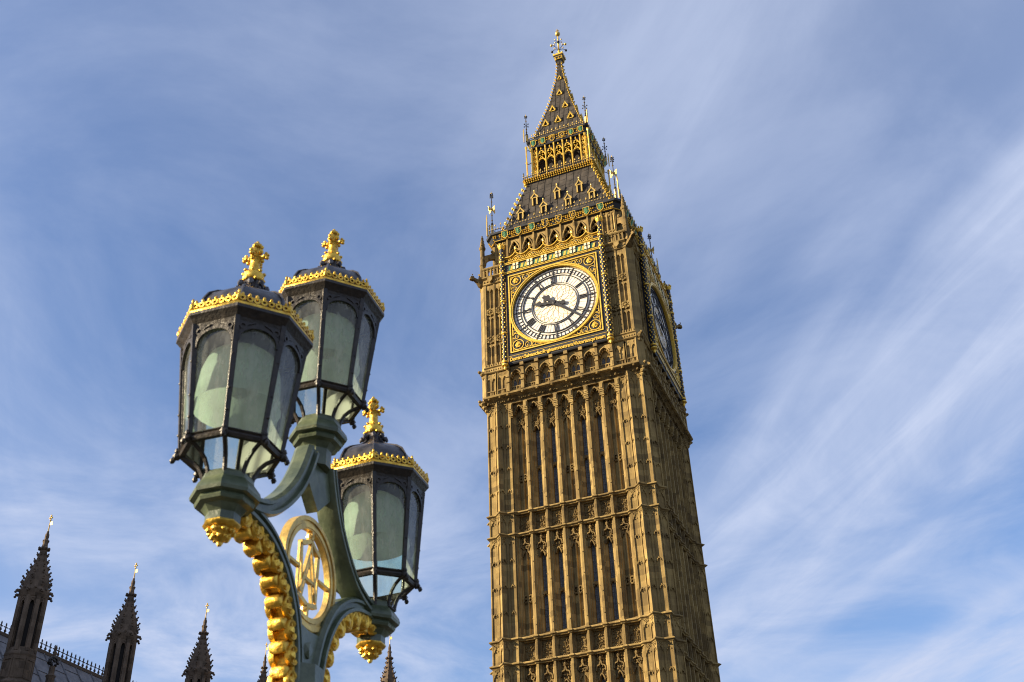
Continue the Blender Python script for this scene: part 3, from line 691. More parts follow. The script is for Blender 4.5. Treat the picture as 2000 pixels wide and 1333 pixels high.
    cu.size = .52; cu.extrude = .02; cu.offset = .014; cu.align_x = 'CENTER'; cu.space_character = .98
    tmp = bpy.data.objects.new('lettering', cu); COL.objects.link(tmp); bpy.context.view_layer.update()
    dg = bpy.context.evaluated_depsgraph_get(); me = bpy.data.meshes.new_from_object(tmp.evaluated_get(dg)); bpy.data.objects.remove(tmp)
    xs = [v.co.x for v in me.vertices]; ys = [v.co.y for v in me.vertices]; fx = 7.95 / (max(xs) - min(xs)); xm = (max(xs) + min(xs)) / 2
    fy = .44 / (max(ys) - min(ys)); ym = min(ys)
    for v in me.vertices:
        u = (v.co.x - xm) * fx; zz = (v.co.y - ym) * fy; v.co = Vector((u, -(7.03 + .05 * zz) - v.co.z, 50.31 + zz - GZ))
    me.materials.append(M['gold']); lo_ = bpy.data.objects.new('lettering', me); COL.objects.link(lo_); lo_.parent = dial
    return dial
around(make_dial())
# ---- gilded pillars beside the dials
gp = FB(); pu, pd = 4.38, 7.06
gp.k = 0; gp.lathe([(.05, 49.95), (.18, 50.2), (.18, 61.9), (.16, 62.1)], (pu, pd), 8)
gp.k = 1
for z, r in ((50.15, .28), (50.45, .25), (53.2, .25), (56.4, .25), (59.35, .26), (60.5, .26)): gp.lathe([(.18, z - .09), (r, z - .05), (r, z + .05), (.18, z + .09)], (pu, pd), 8)
gp.lathe([(.06, 49.75), (.14, 49.9), (.1, 50.02), (.22, 50.12)], (pu, pd), 8)
nrow = 46
for q in range(nrow):
    z = 50.62 + q * (61.7 - 50.62) / nrow
    for e in range(8):
        if (e + q) % 2 == 0:
            a = 2 * pi * e / 8; gp.blob((pu + .18 * cos(a), pd + .18 * sin(a), z), (.062, .062, .09))
gp.lathe([(.14, 61.8), (.17, 61.95), (.30, 62.1), (.32, 62.2), (.22, 62.22), (.24, 62.3), (.10, 62.36)], (pu, pd), 8)
for e in range(8):
    a = 2 * pi * e / 8; gp.blob((pu + .27 * cos(a), pd + .27 * sin(a), 62.36), (.09, .09, .12))
p0 = gp.obj('gilt_pillar', ['black', 'gold'], TW, 50); around(p0)
gm_ = FB(); gm_.v = [(-x, y, z) for x, y, z in gp.v]; gm_.f = [tuple(reversed(f)) for f in gp.f]; gm_.mi = gp.mi
around(gm_.obj('gilt_pillar', ['black', 'gold'], TW, 50))
# ---- gilded parapet over the dials
pp = FB(); PK = [(-2.5 + i) * 1.265 for i in range(6)]
pp.k = 0; pp.box(-4.2, 4.2, 6.5, 7.0, 59.17, 60.25)
pp.k = 1
for z, dd in ((59.24, 7.08), (59.40, 7.05), (60.20, 7.08), (60.32, 7.12)): pp.box(-4.2, 4.2, 6.9, dd, z - .035, z + .035)
zig = [(-4.2, 60.98)]
for u in PK: zig += [(u - .5, 60.96), (u - .22, 61.12), (u, 61.36), (u + .22, 61.12), (u + .5, 60.96)]
zig += [(4.2, 60.98)]
pp.k = 2; pp.prism([(-4.2, 60.25)] + zig + [(4.2, 60.25)], 6.82, 6.90)
pp.k = 1
pp.band(zig, .075, 6.8, 7.08); pp.band([(u, z - .15) for u, z in zig], .03, 6.85, 6.98)
for i, u in enumerate(PK):
    pp.band([(u - .33, 60.68), (u, 61.02), (u + .33, 60.68), (u, 60.34)], .045, 6.88, 6.98, True)
    for q in range(4): a = q * pi / 2; pp.blob((u + .10 * cos(a), 6.95, 60.68 + .10 * sin(a)), (.09, .07, .09))
    pp.blob((u, 6.95, 61.45), (.09, .09, .07)); pp.lathe([(.06, 61.4), (.05, 61.55), (.12, 61.62), (.05, 61.7), (.08, 61.82), (.10, 61.9), (.03, 62.02)], (u, 6.95), 6)
    for x in (-.62, -.45, .45): pp.band(arch(u + x + (.0 if x < 0 else .0), .075, 60.55, 60.75, 3), .035, 6.88, 6.97); pp.box(u + x - .10, u + x - .07, 6.88, 6.97, 60.3, 60.6)
    # chevron rail between the shields
    pp.k = 3; pp.box(u - .62, u + .62, 6.95, 7.03, 59.50, 59.98); pp.k = 1
    for x in (-.52, .40): pp.prism([(u + x, 59.52), (u + x + .2, 59.52), (u + x + .32, 59.96), (u + x + .12, 59.96)], 7.0, 7.045)
    pp.k = 0; pp.prism([(u - .27, 60.16), (u + .27, 60.16), (u + .27, 59.72), (u + .16, 59.50), (u, 59.40), (u - .16, 59.50), (u - .27, 59.72)], 7.0, 7.08)
    pp.k = 4
    for x in (-.155, .155):
        pp.box(u + x - .095, u + x + .095, 7.05, 7.11, 59.88, 60.12)
        pp.prism([(u + x - .095, 59.78), (u + x + .095, 59.78), (u + x + .095 * (1 if x < 0 else .9), 59.56 if x > 0 else 59.47), (u + x - .095 * (.9 if x < 0 else 1), 59.56 if x < 0 else 59.47)], 7.05, 7.11)
    pp.k = 1
around(pp.obj('gilt_parapet', ['black', 'gold', 'black', 'green', 'white'], TW))

# ================================================================== ROOFS AND SPIRE
rc = FB(); rc.k = 0
rc.square([(5.5, 63.92), (5.92, 63.92), (5.96, 64.0), (6.15, 64.5), (6.30, 64.6), (6.34, 64.78), (6.2, 64.84), (5.0, 64.86)], .62)
rc.k = 1
def spread(mb, half, dfun, zfun, step, fn):
    for q in range(4):
        n_ = int(2 * half / step); 
        for i in range(n_ + 1):
            u = -half + 2 * half * i / n_; a, b_ = u, dfun
            for _ in range(q): a, b_ = b_, -a
            fn(mb, a, b_, zfun, i)
for zz, dd in ((64.12, 6.06), (64.3, 6.12), (64.44, 6.18)):
    spread(rc, 5.45, dd, zz, .19, lambda mb, a, b_, z, i: mb.blob((a, b_, z + random.uniform(-.03, .03)), (.085, .085, .065)) if random.random() < .8 else None)
rc.square([(6.0, 63.98), (6.03, 63.98), (6.03, 64.02), (6.0, 64.02)], .62, 1); 
rc.obj('roof_cornice', ['black', 'gold'], TW)
def shields(us, dd, z, half, cols, name='heraldic_shield'):
    for i, u in enumerate(us):
        s_ = FB(); s_.k = 0; tl = .16
        s_.T = lambda a, b_, c_: (a, b_ + (c_ - z) * .34, c_)
        k_ = half
        s_.prism([(u - k_, z + k_ * 1.1), (u + k_, z + k_ * 1.1), (u + k_, z - k_ * .4), (u + k_ * .5, z - k_ * 1.0), (u, z - k_ * 1.25), (u - k_ * .5, z - k_ * 1.0), (u - k_, z - k_ * .4)], dd, dd + .08)
        s_.k = 1
        s_.band([(u - k_, z + k_ * 1.1), (u + k_, z + k_ * 1.1), (u + k_, z - k_ * .4), (u + k_ * .5, z - k_ * 1.0), (u, z - k_ * 1.25), (u - k_ * .5, z - k_ * 1.0), (u - k_, z - k_ * .4)], .04, dd + .05, dd + .10, True)
        s_.k = 2
        if cols[i] == 'green':
            for q in range(3): s_.bar((u, dd + .1, z - .2 + q * .14), (u - .14, dd + .1, z - .05 + q * .14), .02); s_.bar((u, dd + .1, z - .2 + q * .14), (u + .14, dd + .1, z - .05 + q * .14), .02)
            s_.bar((u, dd + .1, z - .25), (u, dd + .1, z + .25), .022)
        else:
            for q in range(9): s_.blob((u + random.uniform(-.17, .17), dd + .1, z + random.uniform(-.2, .22)), (.06, .05, .06))
        around(s_.obj(name, [cols[i] if cols[i] == 'green' else 'black', 'gold', 'shield_leaf' if cols[i] == 'green' else 'gold'], TW))
mt, nt, b = mat('shield_leaf_green', (0.08, 0.30, 0.17), 0.5); M['shield_leaf'] = mt
shields([(-3.5 + i) * 1.25 for i in range(8)], 6.12, 64.36, .27, ['green', 'green', 'green', 'gold', 'gold', 'gold', 'green', 'green'])
def railing(h, z0, z1, step, rows, ch=.3, name='roof_railing'):
    rl = FB(); hh = h - ch
    rl.k = 0
    for z in [z0 + .05] + rows:
        rl.box(-hh, hh, h - .02, h + .02, z - .02, z + .02)
    n_ = int(2 * hh / step)
    for i in range(n_ + 1):
        u = -hh + 2 * hh * i / n_; rl.k = 0; rl.box(u - .013, u + .013, h - .013, h + .013, z0, z1 if i % 2 == 0 else rows[0] + .1)
        rl.k = 1
        if i % 2 == 0:
            rl.blob((u, h, z1), (.085, .05, .085)); rl.blob((u, h, z1 + .11), (.03, .03, .09)); 
        rl.blob((u, h + .02, rows[0] + .08), (.07, .05, .07))
    for u in (-hh, hh): rl.k = 0; rl.box(u - .04, u + .04, h - .04, h + .04, z0, z1 + .2)
    around(rl.obj(name, ['iron', 'palegold'], TW))
railing(6.12, 64.8, 65.75, .26, [65.25])
# ---- lower roof
def roof_mesh(name, prof, seams, courses, kink=None):
    rf = FB(); rf.k = 0
    rf.square(prof, None, 0)
    rf.k = 1
    def hz(z):
        for (h0, z0), (h1, z1) in zip(prof, prof[1:]):
            if z0 <= z <= z1: return h0 + (h1 - h0) * (z - z0) / (z1 - z0)
        return prof[-1][0]
    z0, z1 = prof[0][1], prof[-1][1]
    nst = 10
    for q in range(4):
        def put(u, d, z):
            a, b_ = u, d
            for _ in range(q): a, b_ = b_, -a
            return (a, b_, z)
        for s_ in range(-seams, seams + 1):
            pts = []
            for e in range(nst + 1):
                z = z0 + (z1 - z0) * e / nst; u = s_ * prof[0][0] / (seams + .5) * (0.42 + .58 * hz(z) / prof[0][0]) 
                u = s_ * prof[0][0] / (seams + .5)
                if abs(u) < hz(z) - .04: pts.append(put(u, hz(z) + .015, z))
            if len(pts) > 1: rf.tube(pts, .028, 4)
        for cc in range(1, courses):
            z = z0 + (z1 - z0) * cc / courses; h = hz(z)
            step = prof[0][0] / (seams + .5)
            for s_ in range(-seams - 1, seams + 1):
                ua, ub = s_ * step, (s_ + 1) * step; ua = max(ua, -h); ub = min(ub, h)
                if ub - ua < .15: continue
                off = .0 if (s_ % 2 == 0) else (z1 - z0) / courses / 2
                pts = []
                for e in range(5):
                    t = e / 4; zz = z + off - .12 * sin(pi * t) * (ub - ua) / step
                    if zz > z1: zz = z1
                    pts.append(put(ua + (ub - ua) * t, hz(zz) + .012, zz))
                rf.tube(pts, .016, 3)
    return rf.obj(name, ['tile', 'tile'], TW), hz
R1P = [(5.25, 64.82), (5.02, 65.6), (4.62, 67.0), (4.12, 68.8), (3.62, 70.6), (3.2, 72.0), (3.1, 72.35)]
_, hz1 = roof_mesh('lower_roof', R1P, 7, 8)
def crockets(hz, z0, z1, n_, r, name, k='gold'):
    for q in range(n_):
        c_ = FB(); z = z0 + (z1 - z0) * q / (n_ - 1); h = hz(z); rr = r
        c_.blob((h + .02, h + .02, z), (rr * .6, rr * .6, rr)); c_.blob((h + rr * .7, h + rr * .7, z + rr * .9), (rr * .75, rr * .75, rr * .6)); c_.blob((h + rr * 1.1, h + rr * .3, z + rr * .4), rr * .45); c_.blob((h + rr * .3, h + rr * 1.1, z + rr * .4), rr * .45)
        around(c_.obj(name, k, TW))
crockets(hz1, 65.4, 72.0, 11, .17, 'roof_crocket')
def dormer(u, z, hz, w_, hgt):
    h0 = hz(z); d1 = h0 + .12
    b_ = FB(); b_.k = 0
    b_.box(u - w_, u + w_, h0 - 1.6, d1 - .1, z, z + hgt); b_.prism([(u - w_ - .1, z + hgt - .02), (u + w_ + .1, z + hgt - .02), (u, z + hgt + w_ * 2.1)], h0 - 2.0, d1)
    b_.k = 1
    for sgn in (-1, 1):
        b_.box(u + sgn * w_ - .06, u + sgn * w_ + .06, d1 - .12, d1 + .04, z - .1, z + hgt)
        b_.band([(u + sgn * (w_ + .14), z + hgt - .08), (u, z + hgt + w_ * 2.2)], .085, d1 - .06, d1 + .06)
        for q in range(4): t = (q + .6) / 4.4; b_.blob((u + sgn * (w_ + .16) * (1 - t), d1 + .02, z + hgt + .03 + w_ * 2.2 * t), (.06, .06, .08))
    b_.box(u - w_, u + w_, d1 - .12, d1 + .02, z + hgt - .06, z + hgt + .02)
    b_.lathe([(.03, z + hgt + w_ * 2.1), (.035, z + hgt + w_ * 2.1 + .15), (.09, z + hgt + w_ * 2.1 + .22), (.03, z + hgt + w_ * 2.1 + .3), (.05, z + hgt + w_ * 2.1 + .4), (.01, z + hgt + w_ * 2.1 + .5)], (u, d1), 6)
    o = b_.obj('dormer', ['tile', 'palegold'], TW)
    v_ = FB(); v_.box(u - w_ + .06, u + w_ - .06, d1 - .11, d1 - .085, z + .02, z + hgt - .06); v_.box(u - .015, u + .015, d1 - .085, d1 - .07, z + .02, z + hgt - .06, 1); v_.obj('dormer_opening', ['void', 'iron'], o)
    around(o)
for u in (-3.35, -1.15, 1.15, 3.35): dormer(u, 66.95, hz1, .22, .70)
for u in (-2.1, 0.05, 2.15): dormer(u, 68.55, hz1, .21, .80)
# ---- corner vanes of the lower roof
def vane(c, z0, z1, name, flag, scale=1.0):
    v_ = FB(); v_.k = 0
    v_.lathe([(.10, z0), (.09, z0 + .25 * (z1 - z0)), (.13, z0 + .26 * (z1 - z0)), (.05, z0 + .3 * (z1 - z0)), (.04, z1 - .3)], (c, c), 6)
    v_.k = 1
    v_.lathe([(.13, z0), (.11, z0 + .2 * (z1 - z0)), (.14, z0 + .22 * (z1 - z0)), (.10, z0 + .24 * (z1 - z0))], (c, c), 6)
    zf = z0 + .60 * (z1 - z0)
    for z in (z0 + .35 * (z1 - z0), z0 + .47 * (z1 - z0), z0 + .78 * (z1 - z0)): v_.lathe([(.04, z - .05), (.09, z), (.04, z + .05)], (c, c), 6)
    if flag:
        for a in (0.5, 0.5 + pi / 2, .5 + pi, .5 + 1.5 * pi):
            dx, dy = cos(a), sin(a)
            pts = [(.05, -.06), (.34, -.30), (.40, -.12), (.36, .06), (.44, .22), (.24, .2), (.05, .10)]
            v_.loft([[(c + dx * p + dy * t, c + dy * p - dx * t, zf + y) for p, y in pts] for t in (-.012, .012)])
    v_.k = 0 if not flag else 0
    for zt, ar_ in ((zf, .26) if not flag else (z1 - .55, .16), (z1 - .28, .13)):
        for a in range(4):
            dx, dy = cos(a * pi / 2 + .4), sin(a * pi / 2 + .4); v_.bar((c, c, zt), (c + dx * ar_, c + dy * ar_, zt + .04), .022); v_.blob((c + dx * ar_, c + dy * ar_, zt + .05), .075)
    v_.k = 1; v_.blob((c, c, z1 - .08), (.07, .07, .1)); v_.bar((c, c, z1 - .1), (c, c, z1 + .15), .02)
    # companion post and strut
    v_.k = 1; cc = c + .36 * scale
    v_.lathe([(.05, z0 - .2), (.07, z0 + .28 * (z1 - z0)), (.05, z0 + .33 * (z1 - z0)), (.075, z0 + .36 * (z1 - z0)), (.02, z0 + .45 * (z1 - z0))], (cc, cc), 6)
    v_.k = 0; v_.bar((c, c, z0 + .12 * (z1 - z0)), (c - .9 * scale, c - .9 * scale, z0 + .06 * (z1 - z0)), .025); v_.bar((c, c, z0 + .2 * (z1 - z0)), (cc, cc, z0 + .2 * (z1 - z0)), .02)
    around(v_.obj(name, ['iron', 'palegold'], TW, 50))
vane(5.72, 65.0, 70.1, 'corner_weathervane', True)
# ---- gallery
gl_ = FB(); gl_.k = 0
gl_.square([(2.9, 72.25), (3.14, 72.25), (3.16, 72.34), (3.36, 72.58), (3.44, 72.62), (3.44, 72.70), (2.6, 72.72)])
gl_.k = 1
for zz, dd in ((72.36, 3.24), (72.50, 3.36), (72.62, 3.46)):
    spread(gl_, 3.3, dd, zz, .22, lambda mb, a, b_, z, i: mb.blob((a, b_, z), (.10, .10, .08)))
gl_.obj('gallery', ['black', 'gold'], TW)
railing(3.40, 72.7, 73.35, .21, [72.98], .03, 'gallery_railing')
# ---- lantern
ln_ = FB(); ln_.k = 0; LD = 2.72
PU = (-2.63, -2.17, -1.30, -.435, .435, 1.30, 2.17, 2.63)
for u in PU: ln_.box(u - .075, u + .075, LD - .12, LD, 72.7, 77.0); ln_.box(u - .04, u + .04, LD - .02, LD + .08, 72.7, 77.0); ln_.lathe([(.07, 76.6), (.09, 76.9), (.02, 77.15)], (u, LD + .06), 4)
for a, b_ in zip(PU, PU[1:]):
    uc = (a + b_) / 2; hw = (b_ - a) / 2 - .06
    wide = hw > .3
    if wide:
        ln_.band(arch(uc, hw, 75.75, 76.5), .08, LD - .14, LD - .01); ln_.band(arch(uc, hw, 75.05, 75.45), .06, LD - .14, LD - .01)
        for sgn in (-1, 1):
            ln_.band([(uc + sgn * hw, 75.25), (uc + sgn * hw * .45, 75.45), (uc, 75.8), (uc, 76.7)], .07, LD - .12, LD - .02)
            for z in (75.55, 75.9, 76.2, 76.45): ln_.blob((uc + sgn * .12, LD - .04, z), (.10, .07, .07)); 
            ln_.blob((uc + sgn * .28, LD - .06, 75.2), (.07, .06, .06))
        ln_.blob((uc, LD, 76.75), (.07, .07, .16))
    else:
        for z in (74.7, 75.3, 75.9, 76.4): ln_.band(circ(uc, z, .13, 6), .06, LD - .14, LD - .02, True)
        ln_.blob((uc, LD - .05, 76.7), (.08, .08, .1)); ln_.box(uc - .02, uc + .02, LD - .12, LD - .05, 72.7, 76.8)
ln_.k = 1; ln_.box(-2.62, 2.62, LD - .3, LD - .15, 76.35, 77.05)
around(ln_.obj('lantern_arcade', ['gold', 'black'], TW))
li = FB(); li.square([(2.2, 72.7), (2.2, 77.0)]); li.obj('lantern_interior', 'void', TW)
lp = FB(); lp.k = 0
lp.lathe([(.09, 72.7), (.09, 73.0), (.075, 73.05), (.07, 74.9), (.11, 75.0), (.11, 75.1), (.07, 75.15), (.065, 76.8), (.12, 76.95), (.12, 77.1)], (3.10, 3.10), 6)
lp.lathe([(.10, 72.7), (.08, 77.05)], (2.70, 2.70), 6)
lp.k = 1; lp.tube([(3.1, 3.1, 75.0), (2.98, 2.98, 74.9), (2.85, 2.85, 75.1), (2.72, 2.72, 75.3)], .035, 5); lp.tube([(3.1, 3.1, 76.6), (2.95, 2.95, 76.75), (2.72, 2.72, 76.7)], .035, 5)
around(lp.obj('lantern_post', ['gold', 'iron'], TW))
lc = FB(); lc.k = 0
lc.square([(2.5, 76.98), (2.80, 76.98), (2.84, 77.06), (2.96, 77.55), (3.10, 77.70), (3.14, 77.86), (3.04, 77.92), (2.2, 77.95)], .22)
lc.k = 1
for zz, dd in ((77.2, 2.88), (77.42, 2.94), (77.62, 3.02)):
    spread(lc, 2.6, dd, zz, .2, lambda mb, a, b_, z, i: mb.blob((a, b_, z), (.08, .08, .07)) if random.random() < .75 else None)
lc.obj('lantern_cornice', ['black', 'gold'], TW)
shields([(-2.5 + i) * .95 for i in range(6)], 2.93, 77.42, .24, ['green', 'green', 'gold', 'gold', 'green', 'green'], 'lantern_shield')
railing(3.0, 77.9, 78.5, .2, [78.15], .1, 'spire_railing')
# ---- spire
SP = [(2.62, 77.95), (2.29, 79.39), (1.98, 80.5), (1.78, 81.29), (1.35, 83.0), (1.02, 84.44), (.66, 86.62), (.39, 88.26), (.26, 89.6), (.20, 90.9)]
_, hz2 = roof_mesh('spire', SP, 5, 14)
crockets(hz2, 78.6, 90.3, 25, .105, 'spire_crocket')
def lucarne(u, z, w_):
    d1 = hz2(z) + .10; b_ = FB(); b_.k = 0
    b_.prism([(u - w_ * .8, z), (u + w_ * .8, z), (u, z + w_ * 2.0)], d1 - .9, d1 - .06)
    b_.k = 1
    for sgn in (-1, 1):
        b_.band([(u + sgn * w_, z - .02), (u, z + w_ * 2.4)], w_ * .34, d1 - .12, d1 + .05)
        for q in range(3): t = (q + .4) / 3.4; b_.blob((u + sgn * w_ * 1.15 * (1 - t), d1 + .02, z + .05 + w_ * 2.4 * t), (w_ * .25, w_ * .25, w_ * .3))
    b_.blob((u, d1, z + w_ * 2.6), (w_ * .22, w_ * .22, w_ * .5)); b_.box(u - w_ * .8, u + w_ * .8, d1 - .12, d1, z - .04, z + .04)
    around(b_.obj('spire_lucarne', ['void', 'gold'], TW))
for u, z, w_ in ((-1.28, 80.15, .29), (0, 80.15, .29), (1.28, 80.15, .29), (-.66, 82.5, .27), (.66, 82.5, .27), (0, 85.1, .26), (0, 87.75, .19)): lucarne(u, z, w_)
vane(3.0, 77.9, 81.45, 'spire_corner_cross', False, .6)
# ---- finial
fn = FB(); fn.k = 0
fn.square([(.20, 90.7), (.30, 90.95), (.33, 91.0), (.36, 91.35), (.48, 91.45), (.50, 91.65), (.3, 91.68)])
fn.k = 1
for q in range(4):
    fn.T = (lambda q: (lambda u, d, z: ((u, d, z), (d, -u, z), (-u, -d, z), (-d, u, z))[q]))(q)
    fn.band([(-.30, 91.0), (.30, 91.0), (.36, 91.38), (-.36, 91.38)], .06, .33, .42, True); fn.box(-.52, .52, .46, .53, 91.5, 91.7); fn.box(-.03, .03, .34, .4, 91, 91.4)
    for u in (-.45, -.15, .15, .45): fn.blob((u, .5, 91.78), (.05, .05, .1))
fn.T = None
fn.lathe([(.24, 91.68), (.20, 91.9), (.12, 92.4), (.15, 92.5), (.09, 92.6), (.07, 93.6), (.13, 93.7), (.07, 93.8), (.06, 94.3), (.10, 94.4), (.05, 94.5), (.05, 94.9)], (0, 0), 8)
fo = fn.obj('spire_finial', ['black', 'gold'], TW, 45)
fa = FB(); fa.k = 0
for q in range(6):
    a = q * pi / 3 + .25
    P_ = lambda r, z: (r * cos(a), r * sin(a), z)
    fa.tube([P_(.08, 92.75), P_(.35, 93.05), P_(.65, 93.15), P_(.80, 93.05)], .03, 5, 1); fa.blob(P_(.84, 93.05), .15, 1 if q % 2 else 0); fa.blob(P_(.5, 93.3), (.09, .09, .07), 0)
    fa.tube([P_(.06, 93.8), P_(.25, 94.1), P_(.36, 94.15)], .022, 4, 1); fa.blob(P_(.38, 94.15), .08, 0)
fa.obj('ball_branch', ['gold', 'iron'], fo, 60)
orb = FB(); orb.lathe([(.02, 94.95), (.16, 95.0), (.25, 95.12), (.28, 95.25), (.25, 95.38), (.16, 95.5), (.05, 95.56), (.04, 95.95), (.01, 96.1)], (0, 0), 10)
orb.box(-.18, .18, -.02, .02, 95.72, 95.8); orb.box(-.03, .03, -.18, .18, 95.72, 95.8); orb.obj('gilt_orb', 'palegold', fo, 40)

# ================================================================== LAMP STANDARD
LU = Vector((-0.0835, 0.9965, 0)); LC = (20.03, -71.70)
LAMP = thing('lamp_standard', 'green cast iron lamp post with gilded brackets and three black framed octagonal lanterns', 'street lamp', (LC[0], LC[1], GZ), atan2(LU.y, LU.x))
class LB(MB):
    def P(s, u, d, z):
        if s.T: u, d, z = s.T(u, d, z)
        return (u, d, z - GZ)
oct_ = lambda r: r
def crp(pts, n=6):                              # catmull-rom through plan points
    o = []
    P4 = [pts[0]] + pts + [pts[-1]]
    for i in range(1, len(P4) - 2):
        p0_, p1_, p2_, p3_ = [Vector(p) for p in P4[i - 1:i + 3]]
        for e in range(n):
            t = e / n; o.append(tuple(.5 * ((2 * p1_) + (-p0_ + p2_) * t + (2 * p0_ - 5 * p1_ + 4 * p2_ - p3_) * t * t + (-p0_ + 3 * p1_ - 3 * p2_ + p3_) * t ** 3)))
    return o + [tuple(pts[-1])]
def rib(mb, path, sect, k=None):                # path (s,z); section (offset in plane, normal)
    rs = []
    for i, p in enumerate(path):
        a = Vector(path[max(i - 1, 0)]); b_ = Vector(path[min(i + 1, len(path) - 1)]); t = (b_ - a).normalized(); nn = Vector((-t.y, t.x))
        rs.append([(p[0] + nn.x * o, n_, p[1] + nn.y * o) for o, n_ in sect])
    mb.loft(rs, True, True, k)
SECT = [(-.042, -.03), (-.030, -.050), (-.016, -.050), (-.012, -.036), (.010, -.036), (.014, -.056), (.030, -.056), (.040, -.034), (.040, .034), (.030, .056), (.014, .056), (.010, .036), (-.012, .036), (-.016, .050), (-.030, .050), (-.042, .03)]
armL = crp([(.082, 2.2), (.085, 2.45), (.094, 2.60), (.122, 2.73), (.175, 2.85), (.275, 2.975), (.42, 3.065), (.57, 3.10), (.72, 3.105)], 6)
for sgn in (-1, 1):
    am = LB(); rib(am, [(sgn * s_, z) for s_, z in armL], [(o * -sgn, n_) for o, n_ in SECT])
    arm = am.obj('bracket_arm', 'lgreen', LAMP, 30)
    # gilded crockets under the arm
    ck = LB()
    ln = [Vector((sgn * s_, z)) for s_, z in armL]; acc = [0]
    for i in range(1, len(ln)): acc.append(acc[-1] + (ln[i] - ln[i - 1]).length)
    def at(s_):
        for i in range(1, len(ln)):
            if acc[i] >= s_: t = (s_ - acc[i - 1]) / (acc[i] - acc[i - 1]); return ln[i - 1].lerp(ln[i], t), (ln[i] - ln[i - 1]).normalized()
        return ln[-1], (ln[-1] - ln[-2]).normalized()
    s_ = .03; pitch = .116
    tot = acc[-1] - .08
    base = [tuple(at(x)[0] + Vector((at(x)[1].y, -at(x)[1].x)) * sgn * .048) for x in [tot * q / 40 + .001 for q in range(41)]]
    rib(ck, base, [(-.014, -.042), (.014, -.046), (.014, .046), (-.014, .042)])
    while s_ < tot:
        p, t = at(s_); nn = Vector((t.y, -t.x)) * sgn      # outwards, below the arm
        T_ = (lambda p, t, nn: (lambda u, d, z: (p.x + t.x * u + nn.x * z, d, p.y + t.y * u + nn.y * z)))(p, t, nn)
        ck.T = T_
        # block leaf: rounded, full width, curling at its tip
        jt = random.uniform(.92, 1.08); sq_ = [(abs(cos(a)) ** .42 * (1 if cos(a) > 0 else -1), abs(sin(a)) ** .42 * (1 if sin(a) > 0 else -1)) for a in [pi / 7 + 2 * pi * q / 14 for q in range(14)]]
        ck.loft([[(u + hw * ca, wd * sa * (1 - .12 * abs(ca)), z * jt) for ca, sa in sq_] for u, hw, wd, z in ((.004, .017, .034, .035), (.003, .013, .033, .056), (.0, .013, .036, .072), (-.005, .017, .040, .084), (-.012, .025, .043, .098), (-.016, .026, .042, .112), (-.018, .022, .040, .118), (-.017, .013, .033, .123))])
        for dd in (-.022, .022): ck.blob((-.034, dd, .100 * jt), (.008, .018, .012))
        ck.T = None
        p, t = at(min(s_ + pitch / 2, acc[-1])); nn = Vector((t.y, -t.x)) * sgn
        ck.T = (lambda p, t, nn: (lambda u, d, z: (p.x + t.x * u + nn.x * z, d, p.y + t.y * u + nn.y * z)))(p, t, nn)
        for dd in (-.038, .038):
            pts = [(.043 * cos(a), .062 + .040 * sin(a)) for a in [pi * 2 * q / 12 for q in range(12)]]
            ck.loft([[(u * f, dd + (e if dd > 0 else -e), .062 + (z - .062) * f) for u, z in pts] for f, e in ((1.06, -.012), (1.12, .006), (1.0, .014), (.80, .010), (.62, -.004))], True, True)
            ck.blob((0, dd * .92, .064), (.026, .026, .028))
        ck.box(-.034, .034, -.036, .036, .03, .07)
        ck.T = None
        s_ += pitch
    ck.obj('gilt_crocket_row', 'lampgold', arm, 38)
    up = LB(); rib(up, [(sgn * a, z) for a, z in crp([(.72, 3.135), (.60, 3.14), (.46, 3.185), (.34, 3.275), (.23, 3.40), (.155, 3.53), (.105, 3.66)], 6)], [(o * sgn, n_) for o, n_ in SECT])
    up.obj('upper_bracket', 'lgreen', LAMP, 30)
ps = LB()
ps.lathe([(.30, GZ), (.30, .0), (.24, .05), (.22, .35), (.17, .42), (.15, .9), (.18, .95), (.18, 1.0), (.13, 1.06), (.115, 2.3), (.10, 2.62)], (0, 0), 8)
ps.prism([(-.085, 2.3), (.085, 2.3), (.10, 2.6), (.15, 2.76), (.10, 2.80), (0, 2.79), (-.10, 2.80), (-.15, 2.76), (-.10, 2.6)], -.03, .03)
ps.blob((0, -.03, 2.70), (.035, .02, .045)); ps.blob((0, .03, 2.70), (.035, .02, .045)); ps.blob((0, -.03, 2.60), (.03, .02, .045)); ps.blob((0, .03, 2.60), (.03, .02, .045))
ps.prism([(-.13, 3.50), (0, 3.38), (.13, 3.50), (.10, 3.68), (-.10, 3.68)], -.03, .03)
ps.obj('lamp_post', 'lgreen', LAMP, 30)
# collars under the lanterns
COLP = [(.098, .005), (.108, -.004), (.112, -.03), (.140, -.068), (.146, -.088), (.142, -.102), (.120, -.108), (.124, -.122), (.118, -.134), (.094, -.142), (.080, -.158), (.072, -.17)]
for u, z, side in ((-.766, 3.18, True), (.745, 3.185, True), (0, 3.876, False)):
    cb = LB(); cb.lathe([(r, z + dz) for r, dz in COLP] + ([(.072, z - .215)] if side else [(.072, z - .26)]), (u, 0), 8)
    o = cb.obj('lantern_collar', 'lgreen', LAMP, 25)
    if side:
        bb = LB(); bb.lathe([(.074, z - .205), (.078, z - .214), (.072, z - .224), (.050, z - .232), (.042, z - .25), (.028, z - .272), (.012, z - .285)], (u, 0), 8)
        for q in range(8):
            a = q * pi / 4; bb.blob((u + .048 * cos(a), .048 * sin(a), z - .240), (.016, .016, .014)); bb.blob((u + .032 * cos(a + .4), .032 * sin(a + .4), z - .264), (.013, .013, .013))
        bb.blob((u, 0, z - .288), (.014, .014, .016)); bb.obj('gilt_boss', 'lampgold', o, 40)
